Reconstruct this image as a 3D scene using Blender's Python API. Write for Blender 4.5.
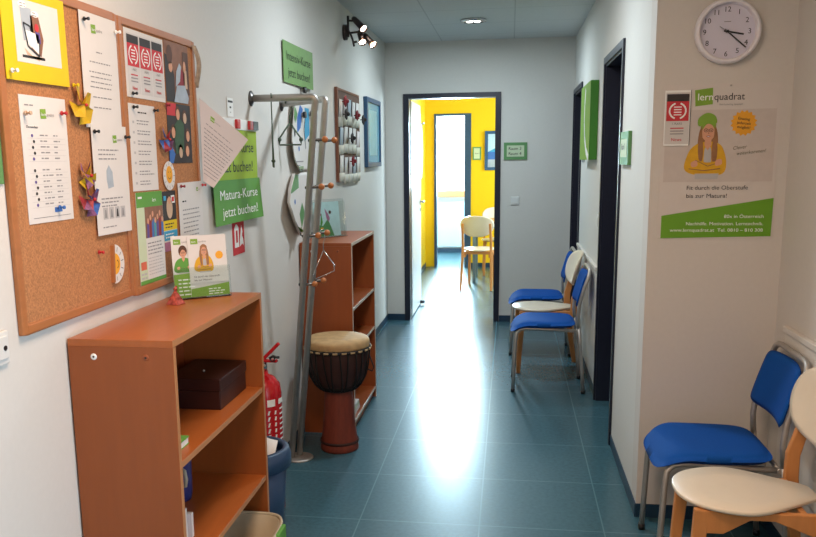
import bpy, bmesh, math, random
from mathutils import Vector, Matrix
random.seed(7)
for o in list(bpy.data.objects): bpy.data.objects.remove(o)
SC = bpy.context.scene
COL = SC.collection
V = Vector
PI = math.pi

def lin(h):
    h = h.lstrip('#'); out = []
    for i in (0, 2, 4):
        c = int(h[i:i+2], 16)/255
        out.append(c/12.92 if c <= .04045 else ((c+.055)/1.055)**2.4)
    return (*out, 1)

# ------------------------------------------------------------------ camera, sky, lights, exposure
cam = bpy.data.cameras.new('camera'); camo = bpy.data.objects.new('camera', cam); COL.objects.link(camo)
YAW, PITCH, ROLL = .15551, .18072, .01406
cam.sensor_fit = 'HORIZONTAL'; cam.sensor_width = 36; cam.lens = 36*837.81/816
cam.shift_x = (408-379.58)/816; cam.shift_y = (310.52-268.5)/816
cam.clip_start = .02
fw = V((-math.sin(YAW)*math.cos(PITCH), math.cos(YAW)*math.cos(PITCH), -math.sin(PITCH)))
rt0 = V((math.cos(YAW), math.sin(YAW), 0)); up0 = rt0.cross(fw)
rt = rt0*math.cos(ROLL) - up0*math.sin(ROLL)
up = up0*math.cos(ROLL) + rt0*math.sin(ROLL)
M3 = Matrix((rt, up, -fw)).transposed()
camo.matrix_world = Matrix.Translation((1.1176, 0, 1.4985)) @ M3.to_4x4()
SC.camera = camo

SC.view_settings.view_transform = 'Standard'; SC.view_settings.look = 'None'
SC.view_settings.gamma = 1; SC.view_settings.use_curve_mapping = False
SC.view_settings.exposure = 0.0
wd = bpy.data.worlds.new('sky'); SC.world = wd; wd.use_nodes = True
wd.node_tree.nodes['Background'].inputs[0].default_value = (.78, .9, 1, 1)
wd.node_tree.nodes['Background'].inputs[1].default_value = 3.0

def area(name, loc, aim, sx, sy, power, color, spread=180):
    l = bpy.data.lights.new(name, 'AREA'); l.shape = 'RECTANGLE'; l.size = sx; l.size_y = sy
    l.energy = power; l.color = color; l.spread = math.radians(spread)
    o = bpy.data.objects.new(name, l); COL.objects.link(o); o.location = loc
    o.rotation_euler = (V(aim)-V(loc)).to_track_quat('-Z', 'Y').to_euler(); return o
area('daylight_window_end', (.15, 13.75, 1.65), (.15, 5, 1.2), 1.3, 1.4, 480, (.58, .83, 1), 95)
area('fill_light_end_side', (1.75, 12.5, 1.6), (0, 12.5, .8), 1.0, 1.3, 4, (.70, .88, 1))  # fill lamp added outside an unseen side window to brighten the last room
area('daylight_window_yellow_room', (3.5, 9.7, 1.6), (0, 9.7, .9), 2.6, 1.4, 235, (.70, .88, 1))
area('daylight_entrance', (2.5, .55, 1.1), (0, 1.2, .6), 1.0, 1.7, 52, (.62, .80, 1))
area('ceiling_panel_light', (.9, -.5, 2.47), (.9, -.45, 0), .6, .6, 17, (1, .64, .42))
area('ceiling_panel_light_back', (.8, 1.6, 2.47), (.8, 1.65, 0), .6, .6, 30, (1, .70, .49))
area('corridor_downlight', (.83, 6.52, 2.45), (.83, 6.53, 0), .2, .2, 20, (.74, .9, 1))
area('corridor_downlight_near', (.83, 4.1, 2.45), (.83, 4.11, 0), .2, .2, 20, (.80, .92, 1))

# ------------------------------------------------------------------ materials
MATS = {}
def mat(name, col, rough=.6, metal=0, var=.06, scale=30, spec=.5, bump=0, coat=0, emit=0, trans=0, alpha=1, stretch=None):
    if name in MATS: return MATS[name]
    m = bpy.data.materials.new(name); m.use_nodes = True; nt = m.node_tree
    b = nt.nodes['Principled BSDF']
    c = lin(col) if isinstance(col, str) else col
    b.inputs['Roughness'].default_value = rough; b.inputs['Metallic'].default_value = metal
    b.inputs['Specular IOR Level'].default_value = spec
    if coat: b.inputs['Coat Weight'].default_value = coat; b.inputs['Coat Roughness'].default_value = .15
    if trans: b.inputs['Transmission Weight'].default_value = trans; b.inputs['IOR'].default_value = 1.1
    if alpha < 1: b.inputs['Alpha'].default_value = alpha
    tc = nt.nodes.new('ShaderNodeTexCoord'); n = nt.nodes.new('ShaderNodeTexNoise')
    n.inputs['Scale'].default_value = scale; n.inputs['Detail'].default_value = 4
    if stretch:
        mp = nt.nodes.new('ShaderNodeMapping'); mp.inputs['Scale'].default_value = stretch
        nt.links.new(tc.outputs['Object'], mp.inputs[0]); nt.links.new(mp.outputs[0], n.inputs['Vector'])
    else: nt.links.new(tc.outputs['Object'], n.inputs['Vector'])
    r = nt.nodes.new('ShaderNodeValToRGB')
    r.color_ramp.elements[0].position = .3; r.color_ramp.elements[1].position = .7
    r.color_ramp.elements[0].color = tuple(x*(1-var) for x in c[:3])+(1,)
    r.color_ramp.elements[1].color = tuple(min(1, x*(1+var)) for x in c[:3])+(1,)
    nt.links.new(n.outputs[0], r.inputs[0]); nt.links.new(r.outputs[0], b.inputs['Base Color'])
    if bump:
        bp = nt.nodes.new('ShaderNodeBump'); bp.inputs['Strength'].default_value = bump; bp.inputs['Distance'].default_value = .002
        nt.links.new(n.outputs[0], bp.inputs['Height']); nt.links.new(bp.outputs[0], b.inputs['Normal'])
    if emit:
        b.inputs['Emission Color'].default_value = c; b.inputs['Emission Strength'].default_value = emit
    MATS[name] = m; return m

def brick_mat(name, base, line, w, h, off, mortar, rough, var, nscale, bump, spec=.5):
    m = mat(name, base, rough, 0, var, nscale, spec, bump); nt = m.node_tree; b = nt.nodes['Principled BSDF']
    src = b.inputs['Base Color'].links[0].from_socket
    tc = nt.nodes.new('ShaderNodeTexCoord'); mp = nt.nodes.new('ShaderNodeMapping')
    mp.inputs['Location'].default_value = off
    br = nt.nodes.new('ShaderNodeTexBrick'); br.offset = 0; br.squash = 1
    br.inputs['Scale'].default_value = 1; br.inputs['Brick Width'].default_value = w; br.inputs['Row Height'].default_value = h
    br.inputs['Mortar Size'].default_value = mortar; br.inputs['Mortar Smooth'].default_value = .2
    nt.links.new(tc.outputs['Object'], mp.inputs[0]); nt.links.new(mp.outputs[0], br.inputs['Vector'])
    mx = nt.nodes.new('ShaderNodeMix'); mx.data_type = 'RGBA'
    nt.links.new(br.outputs['Fac'], mx.inputs[0]); nt.links.new(src, mx.inputs[6]); mx.inputs[7].default_value = lin(line)
    nt.links.new(mx.outputs[2], b.inputs['Base Color']); return m

wall_m = mat('white wall paint', '#d8d4cd', .85, var=.012, scale=60, bump=.03)
warm_wall_m = mat('white wall paint front', '#d2cbc3', .85, var=.012, scale=60, bump=.03)
yellow_m = mat('yellow wall paint', '#f2c400', .8, var=.02, scale=40)
ceil_m = brick_mat('ceiling tiles', '#c9cdcc', '#b0b5b5', .625, .61, (-.507, -6.085+.61*20, 0), .005, .9, .03, 90, .05)
floor_m = brick_mat('blue rubber floor', '#3c606c', '#557a85', .5, .515, (-.51+5, -4.29+.515*20, 0), .0032, .25, .12, 55, .10, .5)
navy = mat('navy satin door paint', '#151a2c', .38, var=.05)
navy_lit = mat('lit navy door paint', '#2b4a68', .4, var=.05)  # door navy again, daylight on the inner frame put into a lighter colour
base_m = mat('blue baseboard', '#1a3850', .4, var=.05)
leaf_m = mat('white door laminate', '#e4e8ea', .25, var=.01)
trim_m = mat('white trim', '#d6d0c8', .5, var=.01)
beech = mat('beech laminate', '#904a1e', .38, var=.05, scale=9, stretch=(6, 6, .7))  # side panels: weaker light there put into the colour, darker than the shelves
beech_lit = mat('beech laminate shelf', '#a65a28', .33, var=.05, scale=9, stretch=(6, .7, 6))  # top and shelves: same laminate, light from above put into a lighter colour
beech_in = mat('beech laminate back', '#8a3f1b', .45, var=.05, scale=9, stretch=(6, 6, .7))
beech2 = mat('cherry laminate', '#92481f', .4, var=.05, scale=9, stretch=(6, 6, .7))
edge_lt = mat('pale edge band', '#c9b4a2', .4, var=.03)
edge_b = mat('beech edge band', '#b67a4c', .4, var=.03)
frame_wood = mat('board frame wood', '#a96a3c', .5, var=.08, scale=14, stretch=(4, .8, 4))
def cork_material():
    m = mat('cork', '#b0774b', .9, var=.28, scale=220, bump=.25); return m
cork = cork_material()
paper = mat('white paper', '#dcd7d2', .75, var=.01)
paper2 = mat('pale paper', '#d2c8c6', .75, var=.01)
ink = mat('black print', '#2a2a2c', .7, var=.02)
grey_ink = mat('grey print', '#8f8c8c', .7, var=.02)
pale_ink = mat('light grey print', '#b9b5b3', .7, var=.02)
yellow_p = mat('yellow paper', '#dfbf08', .7, var=.02)
red_p = mat('red print', '#c8323a', .7, var=.03)
dred_p = mat('dark red print', '#8f2a32', .7, var=.03)
green_p = mat('green print', '#7fa637', .7, var=.02)
dgreen_p = mat('mid green print', '#5d9a3c', .7, var=.03)
lime_p = mat('lime print', '#9bb81f', .7, var=.02)
sign_green = mat('sign green', '#5f9159', .6, var=.02)
pale_green = mat('pale green print', '#c6d3b0', .7, var=.02)
orange_p = mat('orange print', '#eba52a', .7, var=.03)
skin_p = mat('printed skin', '#d59c7c', .7, var=.05)
hair_p = mat('printed hair', '#5a3826', .7, var=.15)
lhair_p = mat('printed light hair', '#9a6c46', .7, var=.15)
yel_cloth_p = mat('printed yellow cloth', '#d9a520', .7, var=.08)
blue_p = mat('blue print', '#3f6fb5', .7, var=.05)
cyan_p = mat('cyan print', '#3f9fc9', .7, var=.05)
dark_p = mat('dark print', '#35302f', .7, var=.1)
brown_p = mat('brown print', '#8a5f48', .7, var=.15)
tan_p = mat('tan print', '#c9ab90', .7, var=.06)
grey_p = mat('light grey area print', '#d0cbc7', .7, var=.02)
photo_p = mat('photo grey print', '#a8b3bd', .6, var=.1)
purple_p = mat('purple print', '#5f4c8f', .7, var=.08)
pink_p = mat('pink print', '#b0708f', .7, var=.08)
white_p = mat('white print', '#f2f2ee', .7, var=.01)
steel = mat('brushed steel tube', '#b9b4ae', .48, .75, var=.05)
dsteel = mat('dark steel', '#6d6a68', .35, 1, var=.05)
chrome = mat('chrome', '#c8c8c8', .15, 1, var=.02)
black_pl = mat('black plastic', '#17171a', .4, var=.03)
red_pl = mat('red plastic', '#c0262c', .4, var=.03)
ball_w = mat('wooden ball', '#b8703c', .45, var=.08)
birch = mat('birch wood', '#c8854a', .5, var=.07, scale=10, stretch=(5, 5, .8))
seat_w = mat('white lacquer', '#e0d2bd', .3, var=.01)
blue_f = mat('blue upholstery', '#0b4c9c', .9, var=.10, scale=350, bump=.12, spec=.2)
red_ext = mat('extinguisher red', '#b8141c', .25, var=.02)
bin_m = mat('dark blue plastic', '#27405f', .4, var=.03)
drum_skin = mat('goat skin', '#b8976a', .8, var=.15, scale=25)
drum_wood = mat('drum red wood', '#7a3320', .55, var=.15, scale=18, stretch=(4, 4, .8))
drum_dark = mat('drum dark wood', '#3a1d17', .6, var=.15, scale=18)
rope_m = mat('black rope', '#141416', .9, var=.1)
dbox = mat('dark brown box', '#31140f', .4, var=.08)
def thin_glass(name, tint, refl):
    m = bpy.data.materials.new(name); m.use_nodes = True; nt = m.node_tree
    for n in list(nt.nodes): nt.nodes.remove(n)
    out = nt.nodes.new('ShaderNodeOutputMaterial'); mx = nt.nodes.new('ShaderNodeMixShader')
    tr = nt.nodes.new('ShaderNodeBsdfTransparent'); gl = nt.nodes.new('ShaderNodeBsdfGlossy'); lw = nt.nodes.new('ShaderNodeLayerWeight')
    tr.inputs[0].default_value = tint; gl.inputs['Roughness'].default_value = .03; lw.inputs['Blend'].default_value = refl
    nt.links.new(lw.outputs['Fresnel'], mx.inputs[0]); nt.links.new(tr.outputs[0], mx.inputs[1]); nt.links.new(gl.outputs[0], mx.inputs[2]); nt.links.new(mx.outputs[0], out.inputs[0])
    return m
clear = thin_glass('clear acrylic', (.93, .96, .95, 1), .25)
glass_m = thin_glass('window glass', (.96, .98, .98, 1), .2)
glass_pic = mat('picture blue', '#7fb3c4', .2, var=.06, scale=8)
bulb_m = mat('lit bulb', (1, .86, .70, 1), .3, emit=22)
bulb2_m = mat('lit downlight', (1, .97, .92, 1), .3, emit=3.5)
spot_m = mat('black spot metal', '#4a4040', .4, .5, var=.05)
copper = mat('copper reflector', '#c79070', .3, .7, var=.05)
switch_m = mat('switch plastic', '#dcdcd8', .4, var=.01)
rad_m = mat('radiator enamel', '#a9bcc4', .4, var=.01)
sill_m = mat('sill wood', '#a9713f', .4, var=.06)
clock_m = mat('clock plastic', '#e6e0e4', .35, var=.01)
clock_f = mat('clock dial', '#d5d0de', .5, var=.01)
foil = mat('red foil', '#c9655a', .25, .5, var=.55, scale=90)
beige_pl = mat('beige plastic', '#b5a58a', .4, var=.03)
table_w = mat('table wood', '#b98550', .4, var=.06)
teal_m = mat('teal drawing', '#4d9aa5', .6, var=.1)

# ------------------------------------------------------------------ geometry helpers
class MB:
    def __init__(s): s.v = []; s.f = []; s.m = []; s.s = []; s.mats = []
    def mi(s, m):
        if m not in s.mats: s.mats.append(m)
        return s.mats.index(m)
    def add(s, vs, fs, m, smooth=False):
        o = len(s.v); k = s.mi(m); s.v += [V(a) for a in vs]
        for f in fs: s.f.append([i+o for i in f]); s.m.append(k); s.s.append(smooth)
        return s
    def box(s, a, b, m):
        x0, y0, z0 = [min(p, q) for p, q in zip(a, b)]; x1, y1, z1 = [max(p, q) for p, q in zip(a, b)]
        return s.add([(x0,y0,z0),(x1,y0,z0),(x1,y1,z0),(x0,y1,z0),(x0,y0,z1),(x1,y0,z1),(x1,y1,z1),(x0,y1,z1)],
                     [(0,3,2,1),(4,5,6,7),(0,1,5,4),(1,2,6,5),(2,3,7,6),(3,0,4,7)], m)
    def obox(s, c, ex, ey, ez, m):   # oriented box: centre and three half axes
        c, ex, ey, ez = map(V, (c, ex, ey, ez)); vs = []
        for k in (-1, 1):
            for a, b in ((-1,-1),(1,-1),(1,1),(-1,1)): vs.append(c+ex*a+ey*b+ez*k)
        return s.add(vs, [(0,3,2,1),(4,5,6,7),(0,1,5,4),(1,2,6,5),(2,3,7,6),(3,0,4,7)], m)
    def tube(s, pts, r, m, n=10, closed=False, caps=True, smooth=True):
        P = [V(p) for p in pts]; N = len(P); R = r if isinstance(r, (list, tuple)) else [r]*N
        T = []
        for i in range(N):
            if closed: t = P[(i+1) % N]-P[i-1]
            else: t = P[min(i+1, N-1)]-P[max(i-1, 0)]
            T.append(t.normalized())
        a = V((0, 0, 1)) if abs(T[0].z) < .9 else V((1, 0, 0))
        u = T[0].cross(a).normalized(); vs = []
        for i in range(N):
            u = (u-T[i]*u.dot(T[i])).normalized(); w = T[i].cross(u)
            for k in range(n):
                q = 2*PI*k/n; vs.append(P[i]+(u*math.cos(q)+w*math.sin(q))*R[i])
        fs = []
        for i in range(N if closed else N-1):
            for k in range(n):
                j = (i+1) % N; k2 = (k+1) % n
                fs.append((i*n+k, i*n+k2, j*n+k2, j*n+k))
        s.add(vs, fs, m, smooth)
        if caps and not closed: s.add(vs[:n], [tuple(range(n))[::-1]], m); s.add(vs[-n:], [tuple(range(n))], m)
        return s
    def cyl(s, a, b, r, m, n=20, r2=None): return s.tube([a, b], [r, r if r2 is None else r2], m, n)
    def lathe(s, prof, c, m, n=40, axis=None, smooth=True):
        ax = V(axis).normalized() if axis else V((0, 0, 1)); a = V((1, 0, 0)) if abs(ax.x) < .9 else V((0, 1, 0))
        u = ax.cross(a).normalized(); w = ax.cross(u); c = V(c); vs = []
        for r, z in prof:
            for k in range(n):
                q = 2*PI*k/n; vs.append(c+ax*z+(u*math.cos(q)+w*math.sin(q))*r)
        fs = [(i*n+k, i*n+(k+1) % n, (i+1)*n+(k+1) % n, (i+1)*n+k) for i in range(len(prof)-1) for k in range(n)]
        return s.add(vs, fs, m, smooth)
    def ball(s, c, r, m, n=14, sc=(1, 1, 1)):
        c = V(c); vs = [c+V((0, 0, -r*sc[2]))]
        for i in range(1, n//2):
            t = -PI/2+PI*i/(n//2)
            for k in range(n):
                q = 2*PI*k/n; vs.append(c+V((r*sc[0]*math.cos(t)*math.cos(q), r*sc[1]*math.cos(t)*math.sin(q), r*sc[2]*math.sin(t))))
        vs.append(c+V((0, 0, r*sc[2]))); L = n//2-1; fs = []
        for k in range(n): fs.append((0, 1+(k+1) % n, 1+k)); fs.append((len(vs)-1, 1+(L-1)*n+k, 1+(L-1)*n+(k+1) % n))
        for i in range(L-1):
            for k in range(n): fs.append((1+i*n+k, 1+i*n+(k+1) % n, 1+(i+1)*n+(k+1) % n, 1+(i+1)*n+k))
        return s.add(vs, fs, m, True)
    def slab(s, fn, nu, nv, m, smooth=True):   # closed sheet; fn(u,v) -> (top point, bottom point), u,v in 0..1
        top = []; bot = []
        for j in range(nv+1):
            for i in range(nu+1):
                a, b = fn(i/nu, j/nv); top.append(V(a)); bot.append(V(b))
        W = nu+1; K = W*(nv+1); fs = []
        for j in range(nv):
            for i in range(nu):
                a = j*W+i; fs.append((a, a+1, a+W+1, a+W)); fs.append((K+a, K+a+W, K+a+W+1, K+a+1))
        for i in range(nu):
            fs.append((i, K+i, K+i+1, i+1)); a = nv*W+i; fs.append((a, a+1, K+a+1, K+a))
        for j in range(nv):
            a = j*W; fs.append((a, a+W, K+a+W, K+a)); a = j*W+nu; fs.append((a, K+a, K+a+W, a+W))
        return s.add(top+bot, fs, m, smooth)
    def prism(s, poly, fn, t0, t1, m):     # polygon (a,b) extruded between t0 and t1 through fn(a,b,t)
        n = len(poly); vs = [fn(a, b, t0) for a, b in poly]+[fn(a, b, t1) for a, b in poly]
        return s.add(vs, [tuple(range(n))[::-1], tuple(range(n, 2*n))]+[(i, (i+1) % n, n+(i+1) % n, n+i) for i in range(n)], m)
    def build(s, name, parent=None, bevel=0, sub=0, base=None, seg=2, recalc=True):
        if parent is not None:
            r = parent
            while r.parent: r = r.parent
            org = V(BASE[r.name]) if r.name in BASE else r.location.copy()
        elif base is not None: org = V(base)
        else:
            xs = [p.x for p in s.v]; ys = [p.y for p in s.v]; zs = [p.z for p in s.v]
            org = V(((min(xs)+max(xs))/2, (min(ys)+max(ys))/2, min(zs)))
        me = bpy.data.meshes.new(name); me.from_pydata([p-org for p in s.v], [], s.f)
        for m in s.mats: me.materials.append(m)
        for p, k, sm in zip(me.polygons, s.m, s.s): p.material_index = k; p.use_smooth = sm
        if recalc:
            bm = bmesh.new(); bm.from_mesh(me); bmesh.ops.remove_doubles(bm, verts=bm.verts, dist=1e-6)
            bmesh.ops.recalc_face_normals(bm, faces=bm.faces); bm.to_mesh(me); bm.free()
        o = bpy.data.objects.new(name, me); COL.objects.link(o)
        if parent is not None: o.parent = parent
        else: o.location = org; BASE[o.name] = org
        if bevel:
            b = o.modifiers.new('bevel', 'BEVEL'); b.width = bevel; b.segments = seg; b.limit_method = 'ANGLE'
        if sub:
            b = o.modifiers.new('sub', 'SUBSURF'); b.levels = sub; b.render_levels = sub
        return o
BASE = {}
def tag(o, label, cat, group=None, kind=None):
    o['label'] = label; o['category'] = cat
    if group: o['group'] = group
    if kind: o['kind'] = kind
    return o
def thing(name, label, cat, loc=(0, 0, 0), group=None):
    o = bpy.data.objects.new(name, None); COL.objects.link(o); o.location = loc; BASE[o.name] = V(loc)
    o.empty_display_size = .05
    return tag(o, label, cat, group)
def struct(name, mb, bevel=0):
    o = mb.build(name, base=(0, 0, 0), bevel=bevel); o['kind'] = 'structure'; return o
def struct_root(name, loc):
    o = bpy.data.objects.new(name, None); COL.objects.link(o); o.location = loc; BASE[o.name] = V(loc); o['kind'] = 'structure'; return o
def dup(root, loc, rz, label):
    r = root.copy(); COL.objects.link(r); r.location = loc; r.rotation_euler = (0, 0, rz); r['label'] = label
    for ch in list(root.children):
        c = ch.copy(); COL.objects.link(c); c.parent = r
        for g in list(ch.children):
            d = g.copy(); COL.objects.link(d); d.parent = c
    return r

_tx = {}
def text_geo(body, bold=0):
    k = (body, bold)
    if k in _tx: return _tx[k]
    cu = bpy.data.curves.new('t', 'FONT'); cu.body = body; cu.size = 1; cu.resolution_u = 3; cu.offset = bold; cu.fill_mode = 'FRONT'
    ob = bpy.data.objects.new('t', cu); COL.objects.link(ob)
    me = ob.to_mesh(depsgraph=bpy.context.evaluated_depsgraph_get()) if False else None
    dg = bpy.context.evaluated_depsgraph_get(); me = bpy.data.meshes.new_from_object(ob.evaluated_get(dg))
    vs = [(v.co.x, v.co.y) for v in me.vertices]; fs = [tuple(p.vertices) for p in me.polygons]
    bpy.data.objects.remove(ob); bpy.data.curves.remove(cu); bpy.data.meshes.remove(me)
    _tx[k] = (vs, fs); return _tx[k]

class Sheet(MB):
    """printed sheet: u to the right, v up, w towards the viewer; mp(u,v,w) -> world point"""
    def __init__(s, mp, w, h, m, t=.0012, nu=1, nv=1, u0=0, v0=0):
        super().__init__(); s.mp = mp; s.w = w; s.h = h; s.t = t
        if m is not None:
            s.slab(lambda a, b: (mp(u0+a*w, v0+b*h, t), mp(u0+a*w, v0+b*h, 0)), nu, nv, m, False)
    def P(s, u, v, l): return s.mp(u, v, s.t+.0004*l)
    def rect(s, a, b, c, d, m, l=1, n=1):
        vs = []
        for i in range(n+1): vs += [s.P(a+(c-a)*i/n, b, l), s.P(a+(c-a)*i/n, d, l)]
        return s.add(vs, [(2*i, 2*i+2, 2*i+3, 2*i+1) for i in range(n)], m)
    def poly(s, pts, m, l=1): return s.add([s.P(a, b, l) for a, b in pts], [tuple(range(len(pts)))], m)
    def disc(s, u, v, r, m, l=1, ry=None, n=24):
        ry = ry or r; return s.poly([(u+r*math.cos(2*PI*i/n), v+ry*math.sin(2*PI*i/n)) for i in range(n)], m, l)
    def star(s, u, v, r, r2, k, m, l=1):
        return s.poly([(u+(r if i % 2 else r2)*math.cos(PI*i/k), v+(r if i % 2 else r2)*math.sin(PI*i/k)) for i in range(2*k)], m, l)
    def line(s, pts, th, m, l=1):
        for (a, b), (c, d) in zip(pts, pts[1:]):
            L = math.hypot(c-a, d-b) or 1; nx, ny = -(d-b)/L*th/2, (c-a)/L*th/2
            s.poly([(a+nx, b+ny), (a-nx, b-ny), (c-nx, d-ny), (c+nx, d+ny)], m, l)
        return s
    def arc(s, u, v, r, ry, a0, a1, th, m, l=1, n=12):
        return s.line([(u+r*math.cos(a0+(a1-a0)*i/n), v+ry*math.sin(a0+(a1-a0)*i/n)) for i in range(n+1)], th, m, l)
    def text(s, body, u, v, cap, m, l=2, align='l', xs=1, bold=0, width=None, rot=0, slant=0):
        if bold:                                 # heavier strokes: shifted copies in thin layers
            for q_, d in ((.2, -bold*.55), (.4, bold*.55)): s.text(body, u+d*cap/.7, v, cap, m, l+q_, align, xs, 0, width, rot, slant)
        vs, fs = text_geo(body, 0); k = cap/.70
        x0 = min(p[0] for p in vs); x1 = max(p[0] for p in vs)
        if width: xs = width/((x1-x0)*k)
        sh = {'l': 0, 'c': -(x0+x1)/2, 'r': -x1}[align]; c, q = math.cos(rot), math.sin(rot); out = []
        for x, y in vs:
            X = (x+sh+slant*y)*k*xs; Y = y*k; out.append(s.P(u+X*c-Y*q, v+X*q+Y*c, l))
        return s.add(out, fs, m)
    def lines(s, u0, v0, u1, n, dv, th, m, l=1, ragged=.35, words=True):
        for i in range(n):
            v = v0-i*dv; e = u1-(u1-u0)*random.random()*ragged; u = u0
            if not words: s.rect(u, v-th, e, v, m, l); continue
            while u < e-.004:
                w = min(random.uniform(.008, .024), e-u); s.rect(u, v-th, u+w, v, m, l); u += w+.004
        return s
def Lw(y, z, x=.003, rot=0, curl=None):      # on the left wall, seen from the corridor
    c, q = math.cos(rot), math.sin(rot)
    return lambda u, v, w: V((x+w+(curl(u, v) if curl else 0), y+u*c-v*q, z+u*q+v*c))
def Fw(x, z, y, rot=0, curl=None):           # on a wall facing the camera
    c, q = math.cos(rot), math.sin(rot)
    return lambda u, v, w: V((x+u*c-v*q, y-w-(curl(u, v) if curl else 0), z+u*q+v*c))
def Rw(y, z, x):                             # on a right-hand wall
    return lambda u, v, w: V((x-w, y-u, z+v))
def Free(o, e1, e2):                         # any plane
    o, e1, e2 = V(o), V(e1).normalized(), V(e2).normalized(); n = e1.cross(e2)
    return lambda u, v, w: o+e1*u+e2*v+n*w

# ------------------------------------------------------------------ the setting
W, W2, D, YC, H = 1.655, 2.157, 7.638, 3.431, 2.494
struct('floor', MB().box((-.9, -2.7, -.1), (3.7, 13.6, 0), floor_m))
struct('ceiling', MB().box((-.9, -2.7, H), (3.7, 13.6, H+.1), ceil_m))
struct('wall_left', MB().box((-.15, -2.6, 0), (0, D, H), wall_m))
struct('wall_back', MB().box((-.15, -2.7, 0), (W2+.14, -2.6, H), wall_m))
struct('wall_right_near', MB().box((W2, -2.6, 0), (W2+.14, .05, H), warm_wall_m).box((W2, 1.05, 0), (W2+.14, YC, H), warm_wall_m)
       .box((W2, .05, 2.1), (W2+.14, 1.05, H), warm_wall_m))
struct('wall_right_front', MB().box((W, YC, 0), (W2+.14, YC+.13, H), warm_wall_m))
OPEN = ((4.356, 5.152), (6.785, 7.57))
wr = MB()
ys = [YC+.13, *OPEN[0], *OPEN[1], D]
for a, b in ((ys[0], ys[1]), (ys[2], ys[3]), (ys[4], ys[5])): wr.box((W, a, 0), (W+.2, b, H), wall_m)
for a, b in OPEN: wr.box((W, a, 2.008), (W+.2, b, H), wall_m)
struct('wall_right', wr)
DX0, DX1 = .195, .992
struct('wall_far', MB().box((-.15, D, 0), (DX0, D+.13, H), wall_m).box((DX1, D, 0), (W+.2, D+.13, H), wall_m).box((DX0, D, 2.02), (DX1, D+.13, H), wall_m))
# yellow room and the room behind it
Y0, Y1, YX0, YX1 = D+.13, 11.5, -.03, 3.3
struct('wall_yellow_left', MB().box((-.18, Y0, 0), (YX0, Y1, H), yellow_m))
struct('wall_yellow_right', MB().box((YX1, Y0-.13, 0), (YX1+.14, 8.4, H), yellow_m).box((YX1, 11.0, 0), (YX1+.14, Y1+.12, H), yellow_m)
       .box((YX1, 8.4, 0), (YX1+.14, 11.0, .9), yellow_m).box((YX1, 8.4, 2.3), (YX1+.14, 11.0, H), yellow_m))
struct('wall_yellow_front', MB().box((W+.2, D, 0), (YX1, Y0, H), yellow_m))
IX0, IX1 = .112, .515
struct('wall_yellow_far', MB().box((-.8, Y1, 0), (IX0, Y1+.12, H), yellow_m).box((IX1, Y1, 0), (YX1, Y1+.12, H), yellow_m).box((IX0, Y1, 2.04), (IX1, Y1+.12, H), yellow_m))
struct('wall_end_front', MB().box((-.7, Y1+.1205, 0), (IX0, Y1+.135, H), wall_m).box((IX1, Y1+.1205, 0), (1.4, Y1+.135, H), wall_m).box((IX0, Y1+.1205, 2.04), (IX1, Y1+.135, H), wall_m))
struct('wall_end_left', MB().box((-.8, Y1+.12, 0), (-.7, 13.35, H), wall_m))
struct('wall_end_right', MB().box((1.4, Y1+.12, 0), (1.5, 12.0, H), wall_m).box((1.4, 13.0, 0), (1.5, 13.35, H), wall_m).box((1.4, 12.0, 0), (1.5, 13.0, .9), wall_m).box((1.4, 12.0, 2.3), (1.5, 13.0, H), wall_m))
struct('wall_end', MB().box((-.8, 13.35, 0), (1.5, 13.47, .9), wall_m).box((-.8, 13.35, 2.38), (1.5, 13.47, H), wall_m)
       .box((-.8, 13.35, .9), (-.52, 13.47, 2.38), wall_m).box((.82, 13.35, .9), (1.5, 13.47, 2.38), wall_m))

def window(name, mb_frame, mb_glass, sill=None):
    r = struct_root(name, (0, 0, 0)); f = mb_frame.build('window_frame', r); mb_glass.build('pane', f)
    if sill: sill.build('window_sill', r, bevel=.004)
f = MB()
for a, b in (((-.52, .98), (-.46, 2.38)), ((.76, .98), (.82, 2.38)), ((-.46, 2.32), (.76, 2.38)), ((-.46, .98), (.76, 1.03))):
    f.box((a[0], 13.38, a[1]), (b[0], 13.44, b[1]), leaf_m)
window('window_1', f, MB().box((-.46, 13.405, 1.03), (.76, 13.411, 2.32), glass_m), MB().box((-.56, 13.17, .875), (.86, 13.38, .975), sill_m))
f = MB()
for a, b in (((8.4, .9), (8.46, 2.3)), ((10.94, .9), (11.0, 2.3)), ((9.67, .96), (9.73, 2.24)), ((8.46, 2.24), (10.94, 2.3)), ((8.46, .9), (10.94, .96))):
    f.box((YX1+.03, a[0], a[1]), (YX1+.09, b[0], b[1]), leaf_m)
window('window_2', f, MB().box((YX1+.055, 8.46, .96), (YX1+.061, 10.94, 2.24), glass_m))
f = MB()
for a, b in (((12.0, .9), (12.06, 2.3)), ((12.94, .9), (13.0, 2.3)), ((12.06, 2.24), (12.94, 2.3)), ((12.06, .9), (12.94, .96))):
    f.box((1.42, a[0], a[1]), (1.48, b[0], b[1]), leaf_m)
window('window_added_end', f, MB().box((1.447, 12.06, .96), (1.453, 12.94, 2.24), glass_m))  # unseen side window, added to let the fill lamp into the last room
# glazed entrance on the right, behind the camera
f = MB()
for a, b in (((.05, 0), (.13, 2.1)), ((.97, 0), (1.05, 2.1)), ((.13, 2.02), (.97, 2.1)), ((.13, 0), (.97, .1))): f.box((W2+.02, a[0], a[1]), (W2+.08, b[0], b[1]), navy)
r = struct_root('door_5', (0, 0, 0)); f.build('door_frame', r); MB().box((W2+.045, .13, .1), (W2+.053, .97, 2.02), glass_m).build('pane', r)

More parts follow.
